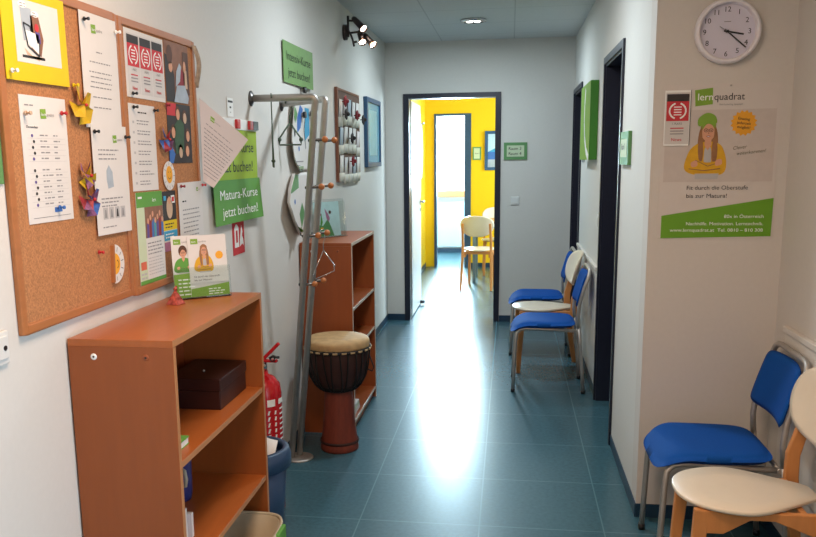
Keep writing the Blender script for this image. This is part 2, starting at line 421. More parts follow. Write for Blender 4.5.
def corridor_door(name, y0, y1):
    r = struct_root(name, (W, (y0+y1)/2, 0)); f = MB()
    for a, b, z0, z1 in ((y0-.038, y0, 0, 2.046), (y1, y1+.038, 0, 2.046), (y0, y1, 2.008, 2.046)): f.box((W-.012, a, z0), (W-.0005, b, z1), navy)
    f.box((W-.0005, y0, 0), (W+.2, y0+.012, 2.008), navy); f.box((W-.0005, y1-.012, 0), (W+.2, y1, 2.008), navy); f.box((W-.0005, y0+.012, 1.996), (W+.2, y1-.012, 2.008), navy)
    f.build('door_frame', r)
    l = MB().box((W+.14, y0+.012, .006), (W+.18, y1-.012, 1.996), navy).build('door_leaf', r)
    MB().cyl((W+.14, y0+.07, 1.05), (W+.09, y0+.07, 1.05), .009, steel).cyl((W+.095, y0+.07, 1.05), (W+.095, y0+.19, 1.05), .009, steel).build('door_handle', l)
corridor_door('door_2', *OPEN[0]); corridor_door('door_3', *OPEN[1])
# open door to the yellow room
r = struct_root('door_1', ((DX0+DX1)/2, D, 0)); f = MB()
for a, b, c, d in ((.161, .211, 0, 2.05), (.977, 1.027, 0, 2.05), (.211, .977, 2.008, 2.05)):
    f.box((a, D-.014, c), (b, D-.0005, d), navy); f.box((a, Y0+.0005, c), (b, Y0+.014, d), navy)
f.box((DX0+.0005, D, 0), (.211, Y0, 2.019), navy).box((.977, D, 0), (DX1-.0005, Y0, 2.019), navy).box((.211, D, 2.008), (.977, Y0, 2.019), navy)
f.build('door_frame', r)
lf = MB().box((.176, Y0+.02, .012), (.216, Y0+.80, 2.0), leaf_m).build('door_leaf', r, bevel=.002)
hd = MB().cyl((.216, 8.49, 1.055), (.262, 8.49, 1.055), .009, steel).cyl((.257, 8.495, 1.055), (.257, 8.37, 1.055), .009, steel)
hd.box((.216, 8.475, 1.02), (.221, 8.505, 1.09), steel).cyl((.216, 8.49, .975), (.222, 8.49, .975), .018, steel)
hd.build('door_handle', lf)
MB().cyl((.216, 8.47, .03), (.262, 8.47, .03), .016, black_pl).build('door_stop', lf)
# narrow inner doorway
r = struct_root('door_4', (.3, Y1, 0)); f = MB()
for a, b, c, d in ((.092, .116, 0, 2.06), (.51, .588, 0, 2.06), (.116, .51, 2.03, 2.06)): f.box((a, Y1-.014, c), (b, Y1-.0005, d), navy_lit)
f.box((IX0+.0005, Y1, 0), (IX0+.012, Y1+.12, 2.03), navy_lit).box((IX1-.012, Y1, 0), (IX1-.0005, Y1+.12, 2.03), navy_lit)
f.build('door_frame', r)
BH, BT = .058, .0055
def base(name, a, b):
    struct(name, MB().box((a[0], a[1], 0), (b[0], b[1], BH), base_m))
base('baseboard_left', (.0005, -2.6), (BT, D-.0005))
base('baseboard_far_left', (BT, D-BT), (.160, D-.0005)); base('baseboard_far_right', (1.028, D-BT), (W-.0005, D-.0005))
base('baseboard_right', (W-BT, YC-BT), (W-.0005, 4.316)); base('baseboard_right_middle', (W-BT, 5.192), (W-.0005, 6.745))
base('baseboard_right_front', (W, YC-BT), (W2-.0005, YC-.0005)); base('baseboard_right_near', (W2-BT, 1.06), (W2-.0005, YC-BT-.0005))
base('baseboard_yellow_left', (YX0+.0005, Y0), (YX0+BT, Y1-BT)); base('baseboard_yellow_far', (.589, Y1-BT), (YX1, Y1-.0005)); base('baseboard_end', (-.7, 13.34), (1.4, 13.3495))
# wall protection boards behind the chairs
t = MB().box((W2-.013, 1.3, .30), (W2-.0005, 3.275, .835), trim_m).box((W2-.022, 1.3, .835), (W2-.0005, 3.275, .857), trim_m); struct('trim_1', t, .003)
t = MB().box((W-.013, 5.20, .30), (W-.0005, 6.70, .80), trim_m).box((W-.022, 5.20, .80), (W-.0005, 6.70, .822), trim_m); struct('trim_2', t, .003)

# ------------------------------------------------------------------ bookcases
def bookcase(label, y0, y1, h, d, shelves, m, mh, mback, edge, group=None, et=.0008):
    r = thing('bookcase', label, 'bookcase', (d/2, (y0+y1)/2, 0)); T = .018; x0 = .0062
    for a in (y0, y1-T):
        o = MB().box((x0, a, 0), (d, a+T, h-T-.0002), m); o.box((d, a+.0005, 0), (d+et, a+T-.0005, h-T-.0006), edge); s = o.build('side_panel', r, bevel=.0012)
        if a == y0:
            for x in (.075, .215): MB().lathe([(0, 0), (.0065, 0), (.0085, -.001), (.0085, -.004)], (x, y0-.0012, h-.045), white_p if x < .1 else beech2, 20, (0, -1, 0)).lathe([(.003, .0016), (0, .0016)], (x, y0, h-.045), black_pl, 12, (0, -1, 0)).build('screw_cap', s)
    MB().box((x0, y0, h-T), (d, y1, h), mh).box((d, y0+.0005, h-T+.0005), (d+et, y1-.0005, h-.0005), edge).build('top_panel', r, bevel=.0012)
    for z in shelves:
        MB().box((x0+.004, y0+T+.0003, z-T), (d-.003, y1-T-.0003, z), mh).box((d-.003, y0+T+.0003, z-T+.0005), (d-.003+et, y1-T-.0003, z-.0005), edge).build('shelf', r, bevel=.001)
    MB().box((x0, y0+T+.0003, .05), (x0+.0037, y1-T-.0003, h-T-.0003), mback).build('back_panel', r)
    MB().box((x0+.02, y0+T+.0003, 0), (d-.02, y1-T-.0003, .05), m).build('plinth', r)
    return r
BC0, BC1, BH1 = 1.941, 2.705, 1.0545
bookcase('beech bookcase nearest the camera, below the cork pinboards', BC0, BC1, BH1, .2877, (.729, .411, .068), beech, beech_lit, beech_in, edge_b)
bookcase('darker cherry bookcase farther down the wall, behind the drum', 4.349, 5.105, BH1, .2877, (.70, .46, .07), beech2, beech2, beech2, edge_lt, et=.0025)

# things in and on the near bookcase
r = thing('storage_box', 'dark brown lidded box on the upper shelf of the near bookcase', 'box', (.145, 2.53, .729))
MB().box((.06, 2.41, .729), (.235, 2.665, .79), dbox).build('body', r, bevel=.003)
MB().box((.057, 2.407, .7905), (.238, 2.668, .828), dbox).build('lid', r, bevel=.003)
MB().ball((.15, 2.5, .831), .004, steel).build('knob', r)
r = thing('book', 'small book with green cover lying on the upper shelf of the near bookcase', 'book', (.205, 2.065, .729))
MB().box((.155, 2.022, .731), (.248, 2.103, .748), paper).build('pages', r)
MB().box((.153, 2.02, .748), (.25, 2.106, .7505), dgreen_p).box((.153, 2.02, .7292), (.25, 2.106, .731), dgreen_p).box((.153, 2.02, .731), (.155, 2.106, .748), dgreen_p).build('cover', r)
r = thing('mug', 'dark blue mug with pale handle on the middle shelf of the near bookcase', 'mug', (.075, 2.45, .411))
MB().lathe([(0, .0005), (.04, .0005), (.044, .02), (.046, .145), (.042, .145), (.040, .01), (0, .008)], (.062, 2.45, .411), mat('dark blue glaze', '#27306a', .3), 28).build('body', r)
h = MB().tube([(.088, 2.412, .530), (.108, 2.398, .527), (.114, 2.394, .502), (.108, 2.398, .478), (.088, 2.412, .470)], .006, mat('pale handle', '#b0a690', .4), 8).build('handle', r)
h['label'] = 'pale curled handle'
for k, (y, tl) in enumerate(((2.165, 'white booklet standing upright at the front of the middle shelf of the near bookcase'), (2.182, 'thinner white booklet standing behind the first on the middle shelf of the near bookcase'))):
    o = MB().box((.06, y, .4112), (.200+.012*k, y+.013, .505-.02*k), paper).box((.06, y-.001, .4112), (.200+.012*k, y, .505-.02*k), paper2).build('booklet'); tag(o, tl, 'booklet', 'booklets on the middle shelf')
r = thing('storage_tub', 'beige plastic tub with a green clip sticking out of the bottom of the near bookcase', 'tub', (.27, 2.43, .0682))
def tubfn(z0, z1, g):
    prof = []
    for (zz, k) in ((z0, .88), (z1, 1.0)):
        ring = []
        for i in range(40):
            q = 2*PI*i/40; c, s_ = math.cos(q), math.sin(q); e = .5
            ring.append(V((.245+(.125-g)*k*math.copysign(abs(c)**e, c), 2.44+(.20-g)*k*math.copysign(abs(s_)**e, s_), zz)))
        prof.append(ring)
    return prof
a = tubfn(.0685, .285, 0); b = tubfn(.075, .285, .006); mb = MB(); n = 40
vs = a[0]+a[1]+b[1]+b[0]
mb.add(vs, [tuple(range(n))[::-1]]+[(k*n+i, k*n+(i+1) % n, (k+1)*n+(i+1) % n, (k+1)*n+i) for k in range(3) for i in range(n)]+[tuple(range(3*n, 4*n))], beige_pl, True)
mb.build('body', r)
ri = tubfn(.28, .287, -.004)[1]
MB().tube(ri, .006, beige_pl, 8, closed=True).build('rim', r)
MB().box((.372, 2.47, .24), (.388, 2.56, .292), dgreen_p).build('clip', r, bevel=.004)

# acrylic leaflet stand on the near bookcase, its leaflets
E1 = V((.773, .634, 0)).normalized(); E2 = V((-.06, .08, 1)).normalized(); N1 = E1.cross(E2)
O1 = V((.052, 2.527, BH1+.0025))
mpA = Free(O1, E1, E2); Nh1 = V((E1.y, -E1.x, 0))
r = thing('leaflet_stand', 'clear acrylic leaflet stand on top of the near bookcase', 'leaflet stand', tuple(O1+E1*.095))
s = MB().slab(lambda a, b: (mpA(a*.19, b*.15, 0), mpA(a*.19, b*.15, -.002)), 1, 1, clear, False); s.build('back_panel', r)
s = MB().slab(lambda a, b: (mpA(a*.19, b*.10, .016), mpA(a*.19, b*.10, .014)), 1, 1, clear, False); s.build('front_panel', r)
s = MB().slab(lambda a, b: (O1+E1*(a*.19)+Nh1*(b*.066-.05)+V((0, 0, .0005)), O1+E1*(a*.19)+Nh1*(b*.066-.05)-V((0, 0, .0015))), 1, 1, clear, False); s.build('base', r)
def smooth(pts, n=5):
    out = []; N = len(pts)
    for i in range(N):
        p0, p1, p2, p3 = pts[i-1], pts[i], pts[(i+1) % N], pts[(i+2) % N]
        for k in range(n):
            t = k/n; out.append(tuple(.5*(2*b_+(c_-a_)*t+(2*a_-5*b_+4*c_-d_)*t*t+(3*b_-a_-3*c_+d_)*t**3) for a_, b_, c_, d_ in zip(p0, p1, p2, p3)))
    return out
def person_print(s, u, v, k, hair, cloth, cap=None):
    long = hair is lhair_p
    def P(pts, m, l, sm=True):
        q = [(u+a*k*.82, v+b*k) for a, b in pts]; s.poly(smooth(q) if sm else q, m, l)
    D = lambda a, b, r, m, l, ry, n=18: s.disc(u+a*k*.82, v+b*k, r*k, m, l, ry*k, n)
    Ln = lambda pts, th, m, l: s.line([(u+a*k*.82, v+b*k) for a, b in pts], th*k, m, l)
    if long: P([(-.15, .74), (-.19, .50), (-.17, .26), (0, .22), (.18, .26), (.20, .5), (.15, .76), (0, .9)], hair, 2)
    else: P([(-.16, .66), (-.18, .82), (-.08, .95), (.08, .95), (.18, .82), (.16, .66), (.06, .58), (-.06, .58)], hair, 2)
    P([(-.30, .02), (-.43, .12), (-.36, .36), (-.24, .48), (-.08, .53), (.10, .53), (.27, .46), (.37, .22), (.32, .02), (0, -.01)], cloth, 3)
    P([(-.04, .44), (-.06, .30), (-.04, .18), (.07, .18), (.08, .30), (.06, .44)], pale_ink if long else cloth, 4)
    P([(-.055, .62), (-.06, .48), (.005, .39), (.07, .48), (.065, .62)], skin_p, 5, False)
    D(.0, .70, .115, skin_p, 5.5, .155)
    P([(-.14, .70), (-.13, .84), (0, .91), (.13, .84), (.13, .72), (.06, .80), (-.04, .81)], cap or hair, 6)
    if long:
        P([(-.12, .80), (-.17, .62), (-.18, .40), (-.15, .24), (-.09, .24), (-.085, .45), (-.115, .66)], hair, 7)
        P([(.115, .80), (.165, .62), (.19, .40), (.17, .22), (.09, .24), (.085, .45), (.115, .66)], hair, 7)
    if cap: P([(-.18, .78), (-.20, .90), (-.05, .99), (.11, .95), (.15, .83), (0, .84)], cap, 8)
    for a in (-.045, .05):
        s.arc(u+a*k*.82, v+.715*k, .030*k, .026*k, 0, 2*PI, .007*k, ink, 7.5); D(a, .715, .010, ink, 7.5, .010, 8)
    Ln([(-.01, .72), (.015, .72)], .007, ink, 7.5); Ln([(0, .70), (.014, .665), (0, .66)], .007, brown_p, 7)
    D(.005, .618, .030, dred_p, 7, .014, 12); D(.005, .618, .020, white_p, 7.5, .005, 10)
    P([(-.42, .14), (-.34, .25), (0, .20), (.24, .22), (.27, .12), (0, .06), (-.32, .06)], cloth, 8)
    Ln([(-.34, .10), (-.05, .07), (.26, .10)], .012, brown_p, 9); Ln([(-.22, .24), (.02, .14), (.24, .20)], .010, brown_p, 9)
    P([(.17, .23), (.27, .25), (.28, .17), (.17, .15)], skin_p, 10); P([(-.30, .20), (-.20, .23), (-.18, .15), (-.28, .13)], skin_p, 10)
    P([(-.22, .02), (-.21, -.07), (.22, -.07), (.24, .02)], pale_ink, 4.5, False)
def leaflet(name, label, u0, w, h, off, hair, cloth, cap, badge):
    mp = lambda u, v, ww: mpA(u0+u, v+.003, ww+off)
    s = Sheet(mp, w, h, paper, .001)
    s.rect(w*.08, h*.86, w*.08+.024, h*.86+.017, green_p); s.text('lern', w*.08+.003, h*.86+.005, .006, white_p, 2, bold=.01)
    s.text('quadrat', w*.08+.026, h*.86+.005, .006, grey_ink, 2)
    person_print(s, w*.40, h*.40, h*.50 if badge else h*.46, hair, cloth, cap)
    s.rect(0, h*.22, w, h*.39, paper, 10.5)
    s.poly([(0, 0), (w, 0), (w, h*.20), (0, h*.13)] if badge else [(0, 0), (w, 0), (w, h*.40), (0, h*.38)], green_p, 11)
    if badge:
        s.disc(w*.80, h*.66, .013, orange_p, 2); s.text('Fit durch die Oberstufe', w*.10, h*.31, .006, ink, 12, width=w*.66); s.text('bis zur Matura!', w*.10, h*.255, .006, ink, 12, width=w*.45)
        s.lines(w*.45, h*.12, w*.92, 3, .008, .003, white_p, 12)
    else: s.lines(w*.15, h*.30, w*.85, 5, .012, .004, white_p, 12)
    return tag(s.build(name), label, 'leaflet', 'leaflets in the acrylic stand')
leaflet('leaflet', 'leaflet with a person in a green shirt, left in the acrylic stand', .004, .09, .20, .0015, hair_p, dgreen_p, None, False)
leaflet('leaflet', 'leaflet with a person in yellow cardigan and orange badge, in the acrylic stand', .056, .130, .198, .006, lhair_p, yel_cloth_p, None, True)
r = MB(); c = V((.085, 2.462, BH1))
for k in range(4):
    q0, q1 = PI/2*k+.5, PI/2*(k+1)+.5
    a = c+V((.030*math.cos(q0), .030*math.sin(q0), .001)); b = c+V((.030*math.cos(q1), .030*math.sin(q1), .001)); m_ = (a+b)/2+V((0, 0, .018))+(c-(a+b)/2)*.25; top = c+V((0, 0, .048))
    r.add([a, m_, top], [(0, 1, 2)], foil).add([m_, b, top], [(0, 1, 2)], foil).add([a, b, m_], [(0, 1, 2)], foil)
r.add([c+V((.030*math.cos(PI/2*k+.5), .030*math.sin(PI/2*k+.5), .001)) for k in range(4)], [(0, 1, 2, 3)], foil)
r.tube([c+V((0, 0, .044)), c+V((.004, .003, .058))], [.008, .002], foil, 6)
tag(r.build('folded_foil_cone'), 'small wrapped red foil cone beside the leaflet stand on the near bookcase', 'ornament')

# ------------------------------------------------------------------ pinboards and what hangs on them
def pinboard(label, y0, y1, z0, z1):
    r = thing('pinboard', label, 'pinboard', (.006, (y0+y1)/2, z0), 'cork pinboards'); F = .022
    MB().box((.001, y0+.01, z0+.01), (.0085, y1-.01, z1-.01), cork).build('cork_panel', r)
    f = MB().box((.001, y0, z0), (.014, y0+F, z1), frame_wood).box((.001, y1-F, z0), (.014, y1, z1), frame_wood).box((.001, y0+F, z0), (.014, y1-F, z0+F), frame_wood).box((.001, y0+F, z1-F), (.014, y1-F, z1), frame_wood)
    f.build('frame', r, bevel=.003)
pinboard('left cork pinboard in a wooden frame with yellow cartoon sheet', 1.740, 2.331, 1.104, 1.905)
pinboard('right cork pinboard in a wooden frame with photos and award flyers', 2.335, 2.924, 1.100, 1.905)
CK = .0092
def logo(s, u, v, k, m2=grey_ink):
    s.poly([(u, v), (u+k*1.05, v+.06*k), (u+k, v+k), (u-.05*k, v+.94*k)], green_p, 2)
    s.text('lern', u+.1*k, v+.3*k, .32*k, white_p, 3, bold=.01, width=.85*k); s.text('quadrat', u+1.12*k, v+.3*k, .32*k, m2, 3)
s = Sheet(Lw(1.764, 1.681, .0145, .01), .272, .205, yellow_p, nu=6, nv=2)
s.rect(.048, .042, .24, .182, paper, 1, 6)
s.poly([(.075, .165), (.12, .165), (.125, .10), (.08, .09)], photo_p, 2); s.poly([(.115, .15), (.15, .15), (.165, .10), (.15, .06), (.11, .075)], brown_p, 2)
s.poly([(.09, .115), (.145, .11), (.14, .065), (.098, .085)], white_p, 3); s.line([(.083, .13), (.095, .08), (.14, .06), (.146, .10)], .004, ink, 4); s.line([(.083, .13), (.11, .125), (.112, .115)], .004, ink, 4)
s.disc(.138, .125, .009, red_p, 4); s.poly([(.13, .115), (.15, .115), (.152, .09), (.135, .09)], purple_p, 3); s.poly([(.08, .075), (.11, .06), (.16, .06), (.14, .05), (.09, .06)], tan_p, 2)
s.disc(.085, .17, .018, white_p, 3, .008); s.disc(.135, .155, .016, white_p, 3, .007); s.lines(.074, .173, .1, 2, .006, .002, grey_ink, 4); s.lines(.124, .158, .148, 2, .006, .002, grey_ink, 4)
s.rect(.07, .053, .165, .059, ink, 2)
tag(s.build('cartoon_sheet'), 'yellow sheet with a cartoon print at the top left of the left pinboard', 'paper sheet')
s = Sheet(Lw(1.811, 1.355, CK), .204, .297, paper)
logo(s, .085, .245, .024); s.lines(.02, .276, .06, 1, .01, .003, grey_ink); s.text('Dezember', .02, .222, .006, ink, 1, width=.05, bold=.01)
for i in range(13):
    v = .205-.0135*i
    if i == 5: continue
    s.rect(.02, v-.006, .19, v-.0055, pale_ink)
    s.disc(.042+.006*(i % 2), v, .005, ink if i % 4 else purple_p, 1, .004, 8); s.lines(.075, v+.003, .125, 1, .01, .003, grey_ink); s.lines(.135, v+.003, .165, 1, .01, .003, grey_ink)
s.rect(.02, .012, .19, .0135, grey_ink); s.rect(.115, .022, .15, .034, blue_p, 2)
tag(s.build('timetable_sheet'), 'white timetable sheet below the yellow cartoon on the left pinboard', 'paper sheet')
s = Sheet(Lw(2.108, 1.588, .0143, -.005), .205, .296, paper)
logo(s, .06, .245, .024); s.lines(.08, .20, .125, 1, .01, .003, grey_ink)
for v in (.173, .147, .134, .121, .108, .082, .055): s.lines(.035+random.random()*.015, v, .165, 1, .01, .003, grey_ink, ragged=.15)
tag(s.build('letter_sheet'), 'white letter sheet at the top right of the left pinboard', 'paper sheet')
s = Sheet(Lw(2.126, 1.299, .0159, -.005), .205, .297, paper)
logo(s, .12, .25, .022); s.lines(.03, .232, .15, 3, .012, .0035, grey_ink, ragged=.2); s.lines(.03, .10, .17, 3, .010, .0035, grey_ink)
s.poly([(.07, .175), (.085, .19), (.105, .17), (.108, .13), (.075, .125), (.068, .15)], photo_p, 1)
for k in range(4): s.rect(.035+.035*k, .042, .063+.035*k, .074, pale_ink); s.poly([(.042+.035*k, .046), (.056+.035*k, .046), (.052+.035*k, .068), (.046+.035*k, .068)], dark_p if k == 2 else grey_ink, 2)
s.lines(.03, .022, .14, 1, .01, .003, grey_ink)
tag(s.build('notice_sheet'), 'white notice sheet with small icons overlapping the letter on the left pinboard', 'paper sheet')
def award(s, u, v, w, h, l=1):
    s.rect(u, v, u+w, v+h, grey_p, l); s.rect(u+.003, v+h*.83, u+w-.003, v+h*.97, dark_p, l+1); s.rect(u+.003, v+h*.45, u+w-.003, v+h*.83, red_p, l+1)
    for sg in (-1, 1): s.arc(u+w/2, v+h*.645, sg*w*.34, h*.15, -1.25, 1.25, w*.07, white_p, l+2)
    for k in range(4): s.rect(u+w*.34, v+h*(.71-.05*k), u+w*.66, v+h*(.73-.05*k), white_p, l+2)
    s.text('1. PLATZ', u+w/2, v+h*.38, h*.035, ink, l+2, 'c')
    for k in range(3): s.rect(u+w*.22, v+h*(.30-.055*k), u+w*.78, v+h*(.32-.055*k), red_p if k == 0 else grey_ink, l+2)
    s.text('News', u+w*.5, v+h*.06, h*.06, red_p, l+2, 'c', bold=.02)
s = Sheet(Lw(2.374, 1.684, CK, -.005), .278, .195, paper)
for k in range(3): award(s, .012+.087*k, .012, .084, .172)
tag(s.build('award_flyer_sheet'), 'white sheet with three red award flyers on the right pinboard', 'paper sheet')
s = Sheet(Lw(2.661, 1.689, CK), .205, .192, brown_p)
s.poly([(0, 0), (.07, 0), (.075, .08), (.05, .14), (.0, .15)], dark_p, 2); s.disc(.04, .15, .024, hair_p, 3, .03); s.disc(.045, .11, .016, skin_p, 3)
s.poly([(.11, .02), (.10, .09), (.125, .12), (.16, .10), (.15, .02)], dred_p, 2); s.poly([(.08, .05), (.12, .07), (.135, .12), (.12, .13), (.09, .10)], photo_p, 4)
s.poly([(.06, 0), (.09, .055), (.16, .06), (.19, .02), (.18, 0)], photo_p, 5); s.poly([(.155, .03), (.15, .17), (.20, .17), (.205, .03)], hair_p, 2); s.disc(.165, .12, .012, skin_p, 3, .02); s.poly([(.16, .05), (.185, .05), (.18, .11), (.165, .11)], tan_p, 4)
tag(s.build('photo_print'), 'photo of people at a table at the top right of the right pinboard', 'photo', 'photos on the right pinboard')
s = Sheet(Lw(2.656, 1.489, CK), .205, .195, dark_p)
s.rect(0, .155, .08, .195, red_p, 1); s.poly([(.06, .03), (.05, .12), (.10, .15), (.14, .13), (.13, .04)], mat('photo green print', '#3b5a41', .7, var=.1), 2)
for (a, b, c) in ((.03, .03, skin_p), (.09, .16, skin_p), (.15, .15, tan_p), (.17, .09, skin_p), (.16, .04, skin_p), (.10, .035, tan_p), (.045, .10, skin_p)):
    s.disc(a, b+.006, .020, hair_p, 2, .022); s.disc(a, b, .015, c, 3, .018)
s.poly([(0, 0), (.03, .0), (.05, .03), (.02, .06), (0, .05)], blue_p, 4)
tag(s.build('photo_print'), 'photo of a circle of faces below the table photo on the right pinboard', 'photo', 'photos on the right pinboard')
s = Sheet(Lw(2.373, 1.409, CK, -.008), .183, .257, paper)
s.lines(.06, .235, .13, 1, .01, .004, ink)
for k in range(7): s.rect(.02, .20-.03*k, .032, .207-.03*k, pale_ink); s.lines(.05, .21-.03*k, .16, 2, .009, .003, grey_ink)
tag(s.build('worksheet'), 'white list sheet below the award flyers on the right pinboard', 'paper sheet')
s = Sheet(Lw(2.379, 1.1235, CK+.0015, -.006), .192, .281, paper)
s.rect(0, .235, .192, .281, dgreen_p); s.text('lern', .115, .250, .012, white_p, 2); s.rect(.012, .262, .04, .268, white_p, 2); s.rect(0, 0, .192, .012, dgreen_p); s.rect(0, .012, .055, .235, pale_green)
s.rect(.055, .14, .192, .235, brown_p)
for k in range(7): s.poly([(.065+.018*k, .14), (.08+.018*k, .14), (.082+.018*k, .18+.01*(k % 3)), (.067+.018*k, .185+.01*(k % 2))], (purple_p, dred_p, blue_p, teal_m)[k % 4], 2); s.disc(.075+.018*k, .192+.01*(k % 3), .007, skin_p, 3, .009)
s.lines(.065, .125, .18, 4, .011, .004, grey_ink, ragged=.1); s.lines(.065, .078, .18, 6, .010, .003, pale_ink, ragged=.1); s.rect(.008, .045, .048, .07, mat('orange red print', '#d0664a', .7), 2); s.lines(.008, .035, .05, 2, .012, .006, pale_ink, 2)
tag(s.build('green_flyer'), 'green and white flyer with a group photo low on the right pinboard', 'flyer')
s = Sheet(Lw(2.577, 1.205, CK), .110, .195, paper)
s.rect(0, .10, .11, .195, dark_p); s.rect(0, .068, .11, .10, yellow_p); s.rect(0, .035, .11, .066, cyan_p); s.rect(0, 0, .11, .030, pink_p)
s.disc(.055, .14, .025, tan_p, 2, .035); s.disc(.055, .165, .012, skin_p, 3); s.rect(.01, .165, .03, .18, cyan_p, 2); s.rect(.07, .155, .10, .18, white_p, 2); s.rect(.075, .16, .095, .175, red_p, 3); s.lines(.012, .09, .10, 2, .01, .004, ink, 2); s.lines(.012, .057, .10, 2, .01, .004, white_p, 2)
tag(s.build('colour_flyer'), 'narrow colourful flyer between green flyer and letter on the right pinboard', 'flyer')
s = Sheet(Lw(2.704, 1.127, .0143, .006), .218, .296, paper)
logo(s, .165, .262, .014); s.lines(.03, .235, .08, 1, .01, .005, ink); s.lines(.03, .205, .19, 11, .015, .004, grey_ink, ragged=.2)
tag(s.build('letter_sheet'), 'white letter pinned at the lower right of the right pinboard above the leaflets', 'paper sheet')
# paper suns
s = Sheet(Lw(2.208, 1.213, .013, -.12, lambda u, v: .004+.02*u), .001, .001, None)
s.slab(lambda a, b: (s.mp(.055*b*math.cos(PI*(a-.5)), .055*b*math.sin(PI*(a-.5)), .0012), s.mp(.055*b*math.cos(PI*(a-.5)), .055*b*math.sin(PI*(a-.5)), 0)), 16, 2, paper, False)
s.poly([(.03*math.cos(PI*(i/12-.5)), .03*math.sin(PI*(i/12-.5))) for i in range(13)], orange_p, 1)
for k in range(6): q = -PI/2+PI*(k+.5)/6; s.line([(.036*math.cos(q), .036*math.sin(q)), (.049*math.cos(q), .049*math.sin(q))], .002, ink, 1)
s.arc(.006, 0, .014, .012, -1.2, 1.2, .002, ink, 2); s.disc(.012, .01, .002, ink, 2, n=8)
s.obox(s.mp(-.004, 0, -.004), V((.006, 0, 0)), V((0, .004, 0)), V((0, .004, .052)), frame_wood)
tag(s.build('paper_sun'), 'paper half sun with a smile at the lower right of the left pinboard', 'paper sun', 'paper suns')
s = Sheet(Lw(2.637, 1.449, .0135), .001, .001, None)
s.prism([(.047*math.cos(2*PI*i/28), .047*math.sin(2*PI*i/28)) for i in range(28)], s.mp, 0, .0012, paper)
s.disc(0, .004, .026, orange_p, 1, .028)
for k in range(12): q = 2*PI*k/12; s.line([(.034*math.cos(q), .034*math.sin(q)), (.043*math.cos(q), .043*math.sin(q))], .0018, ink, 1)
s.arc(0, .004, .014, .014, -2.6, -.5, .002, ink, 2); s.disc(-.008, .012, .002, ink, 2, n=8); s.disc(.008, .012, .002, ink, 2, n=8)
tag(s.build('paper_sun'), 'round paper sun below the photos on the right pinboard', 'paper sun', 'paper suns')
# folded paper pinwheels
def pinwheel(label, y, z, r, mats, rot):
    o = thing('paper_pinwheel', label, 'pinwheel', (.02, y, z), 'folded paper pinwheels'); c = V((.021, y, z))
    for k in range(4):
        q = rot+PI/2*k; d = lambda a, f: V((0, math.cos(a)*f, math.sin(a)*f))
        a0 = c+d(q, r*.18)+V((-.004, 0, 0)); a1 = c+d(q-.45, r*.92)+V((-.006, 0, 0)); a2 = c+d(q+.30, r*1.0)+V((.005, 0, 0)); a3 = c+d(q+.95, r*.62)+V((.014, 0, 0)); a4 = c+V((.010, 0, 0))
        mb = MB(); t = V((.0008, .0004, .0004)); m1, m2 = mats[k % len(mats)], mats[(k+1) % len(mats)]
        for tri, mm in (((a0, a1, a2), m1), ((a0, a2, a3), m2), ((a0, a3, a4), m1)):
            p = list(tri)+[x+t for x in tri]; mb.add(p, [(0, 1, 2), (5, 4, 3), (0, 3, 4, 1), (1, 4, 5, 2), (2, 5, 3, 0)], mm)
        mb.build('vane', o, recalc=False)
    MB().cyl(c+V((-.011, 0, 0)), c+V((.012, 0, 0)), .0012, steel, 8).ball(c+V((.014, 0, 0)), .0045, red_pl, 10).build('pin', o)
yf = mat('folded yellow paper', '#c9a21a', .7, var=.1); vf = mat('folded patterned paper', '#7a4a6e', .6, var=.5, scale=70); bf = mat('folded blue paper', '#3d62a8', .6, var=.5, scale=60); rf = mat('folded red paper', '#9a2f36', .6, var=.4, scale=60)
pinwheel('yellow folded paper pinwheel beside the long letter on the left pinboard', 2.078, 1.642, .055, (yf, yf), .3)
pinwheel('yellow and purple folded pinwheel, upper of the pair on the left pinboard', 2.078, 1.462, .040, (yf, vf), .9)
pinwheel('purple, red and blue folded pinwheel, lower of the pair on the left pinboard', 2.085, 1.400, .050, (vf, bf, rf), .2)
pinwheel('small red and blue pinwheel beside the photos on the right pinboard', 2.61, 1.565, .045, (rf, vf, bf), .5)
# push pins
def pushpin(label, y, z, m, x=CK+.002):
    o = MB().cyl((x-.002, y, z), (x+.004, y, z), .0011, steel, 6).cyl((x+.004, y, z), (x+.007, y, z), .0055, m, 12).cyl((x+.007, y, z), (x+.015, y, z), .0028, m, 10).cyl((x+.015, y, z), (x+.019, y, z), .0045, m, 12)
    tag(o.build('push_pin'), label, 'push pin', 'push pins on the pinboards')
for a in (('white push pin at the lower left of the yellow cartoon sheet', 1.778, 1.70, white_p, .0165), ('wooden push pin at the left of the timetable', 1.826, 1.61, tan_p), ('red push pin at the top right of the timetable', 1.985, 1.617, red_pl),
          ('blue push pin at the bottom of the timetable', 1.94, 1.388, blue_p), ('black push pin at the top left of the long letter', 2.125, 1.862, black_pl, .0165), ('white push pin at the top right of the long letter', 2.303, 1.853, white_p, .0165),
          ('black push pin at the top left of the notice with icons', 2.137, 1.577, black_pl, .0165), ('dark push pin at the top right of the notice with icons', 2.32, 1.566, black_pl, .0165), ('black push pin below the three award flyers', 2.40, 1.694, black_pl),
          ('black push pin at the top left of the list sheet on the right pinboard', 2.398, 1.655, black_pl), ('red and black push pin between the award flyers and the photos', 2.642, 1.674, dred_p),
          ('black push pin at the top right of the list sheet', 2.545, 1.652, black_pl), ('red push pin at the top right of the lower letter on the right pinboard', 2.915, 1.41, red_pl, .0165), ('dark red push pin at the top left of the lower letter on the right pinboard', 2.715, 1.412, dred_p, .0165),
          ('small red push pin alone on bare cork beside the half sun', 2.13, 1.255, red_pl, CK-.001), ('yellow push pin below the corner of the yellow cartoon sheet', 2.055, 1.69, yellow_p)):
    pushpin(*a)
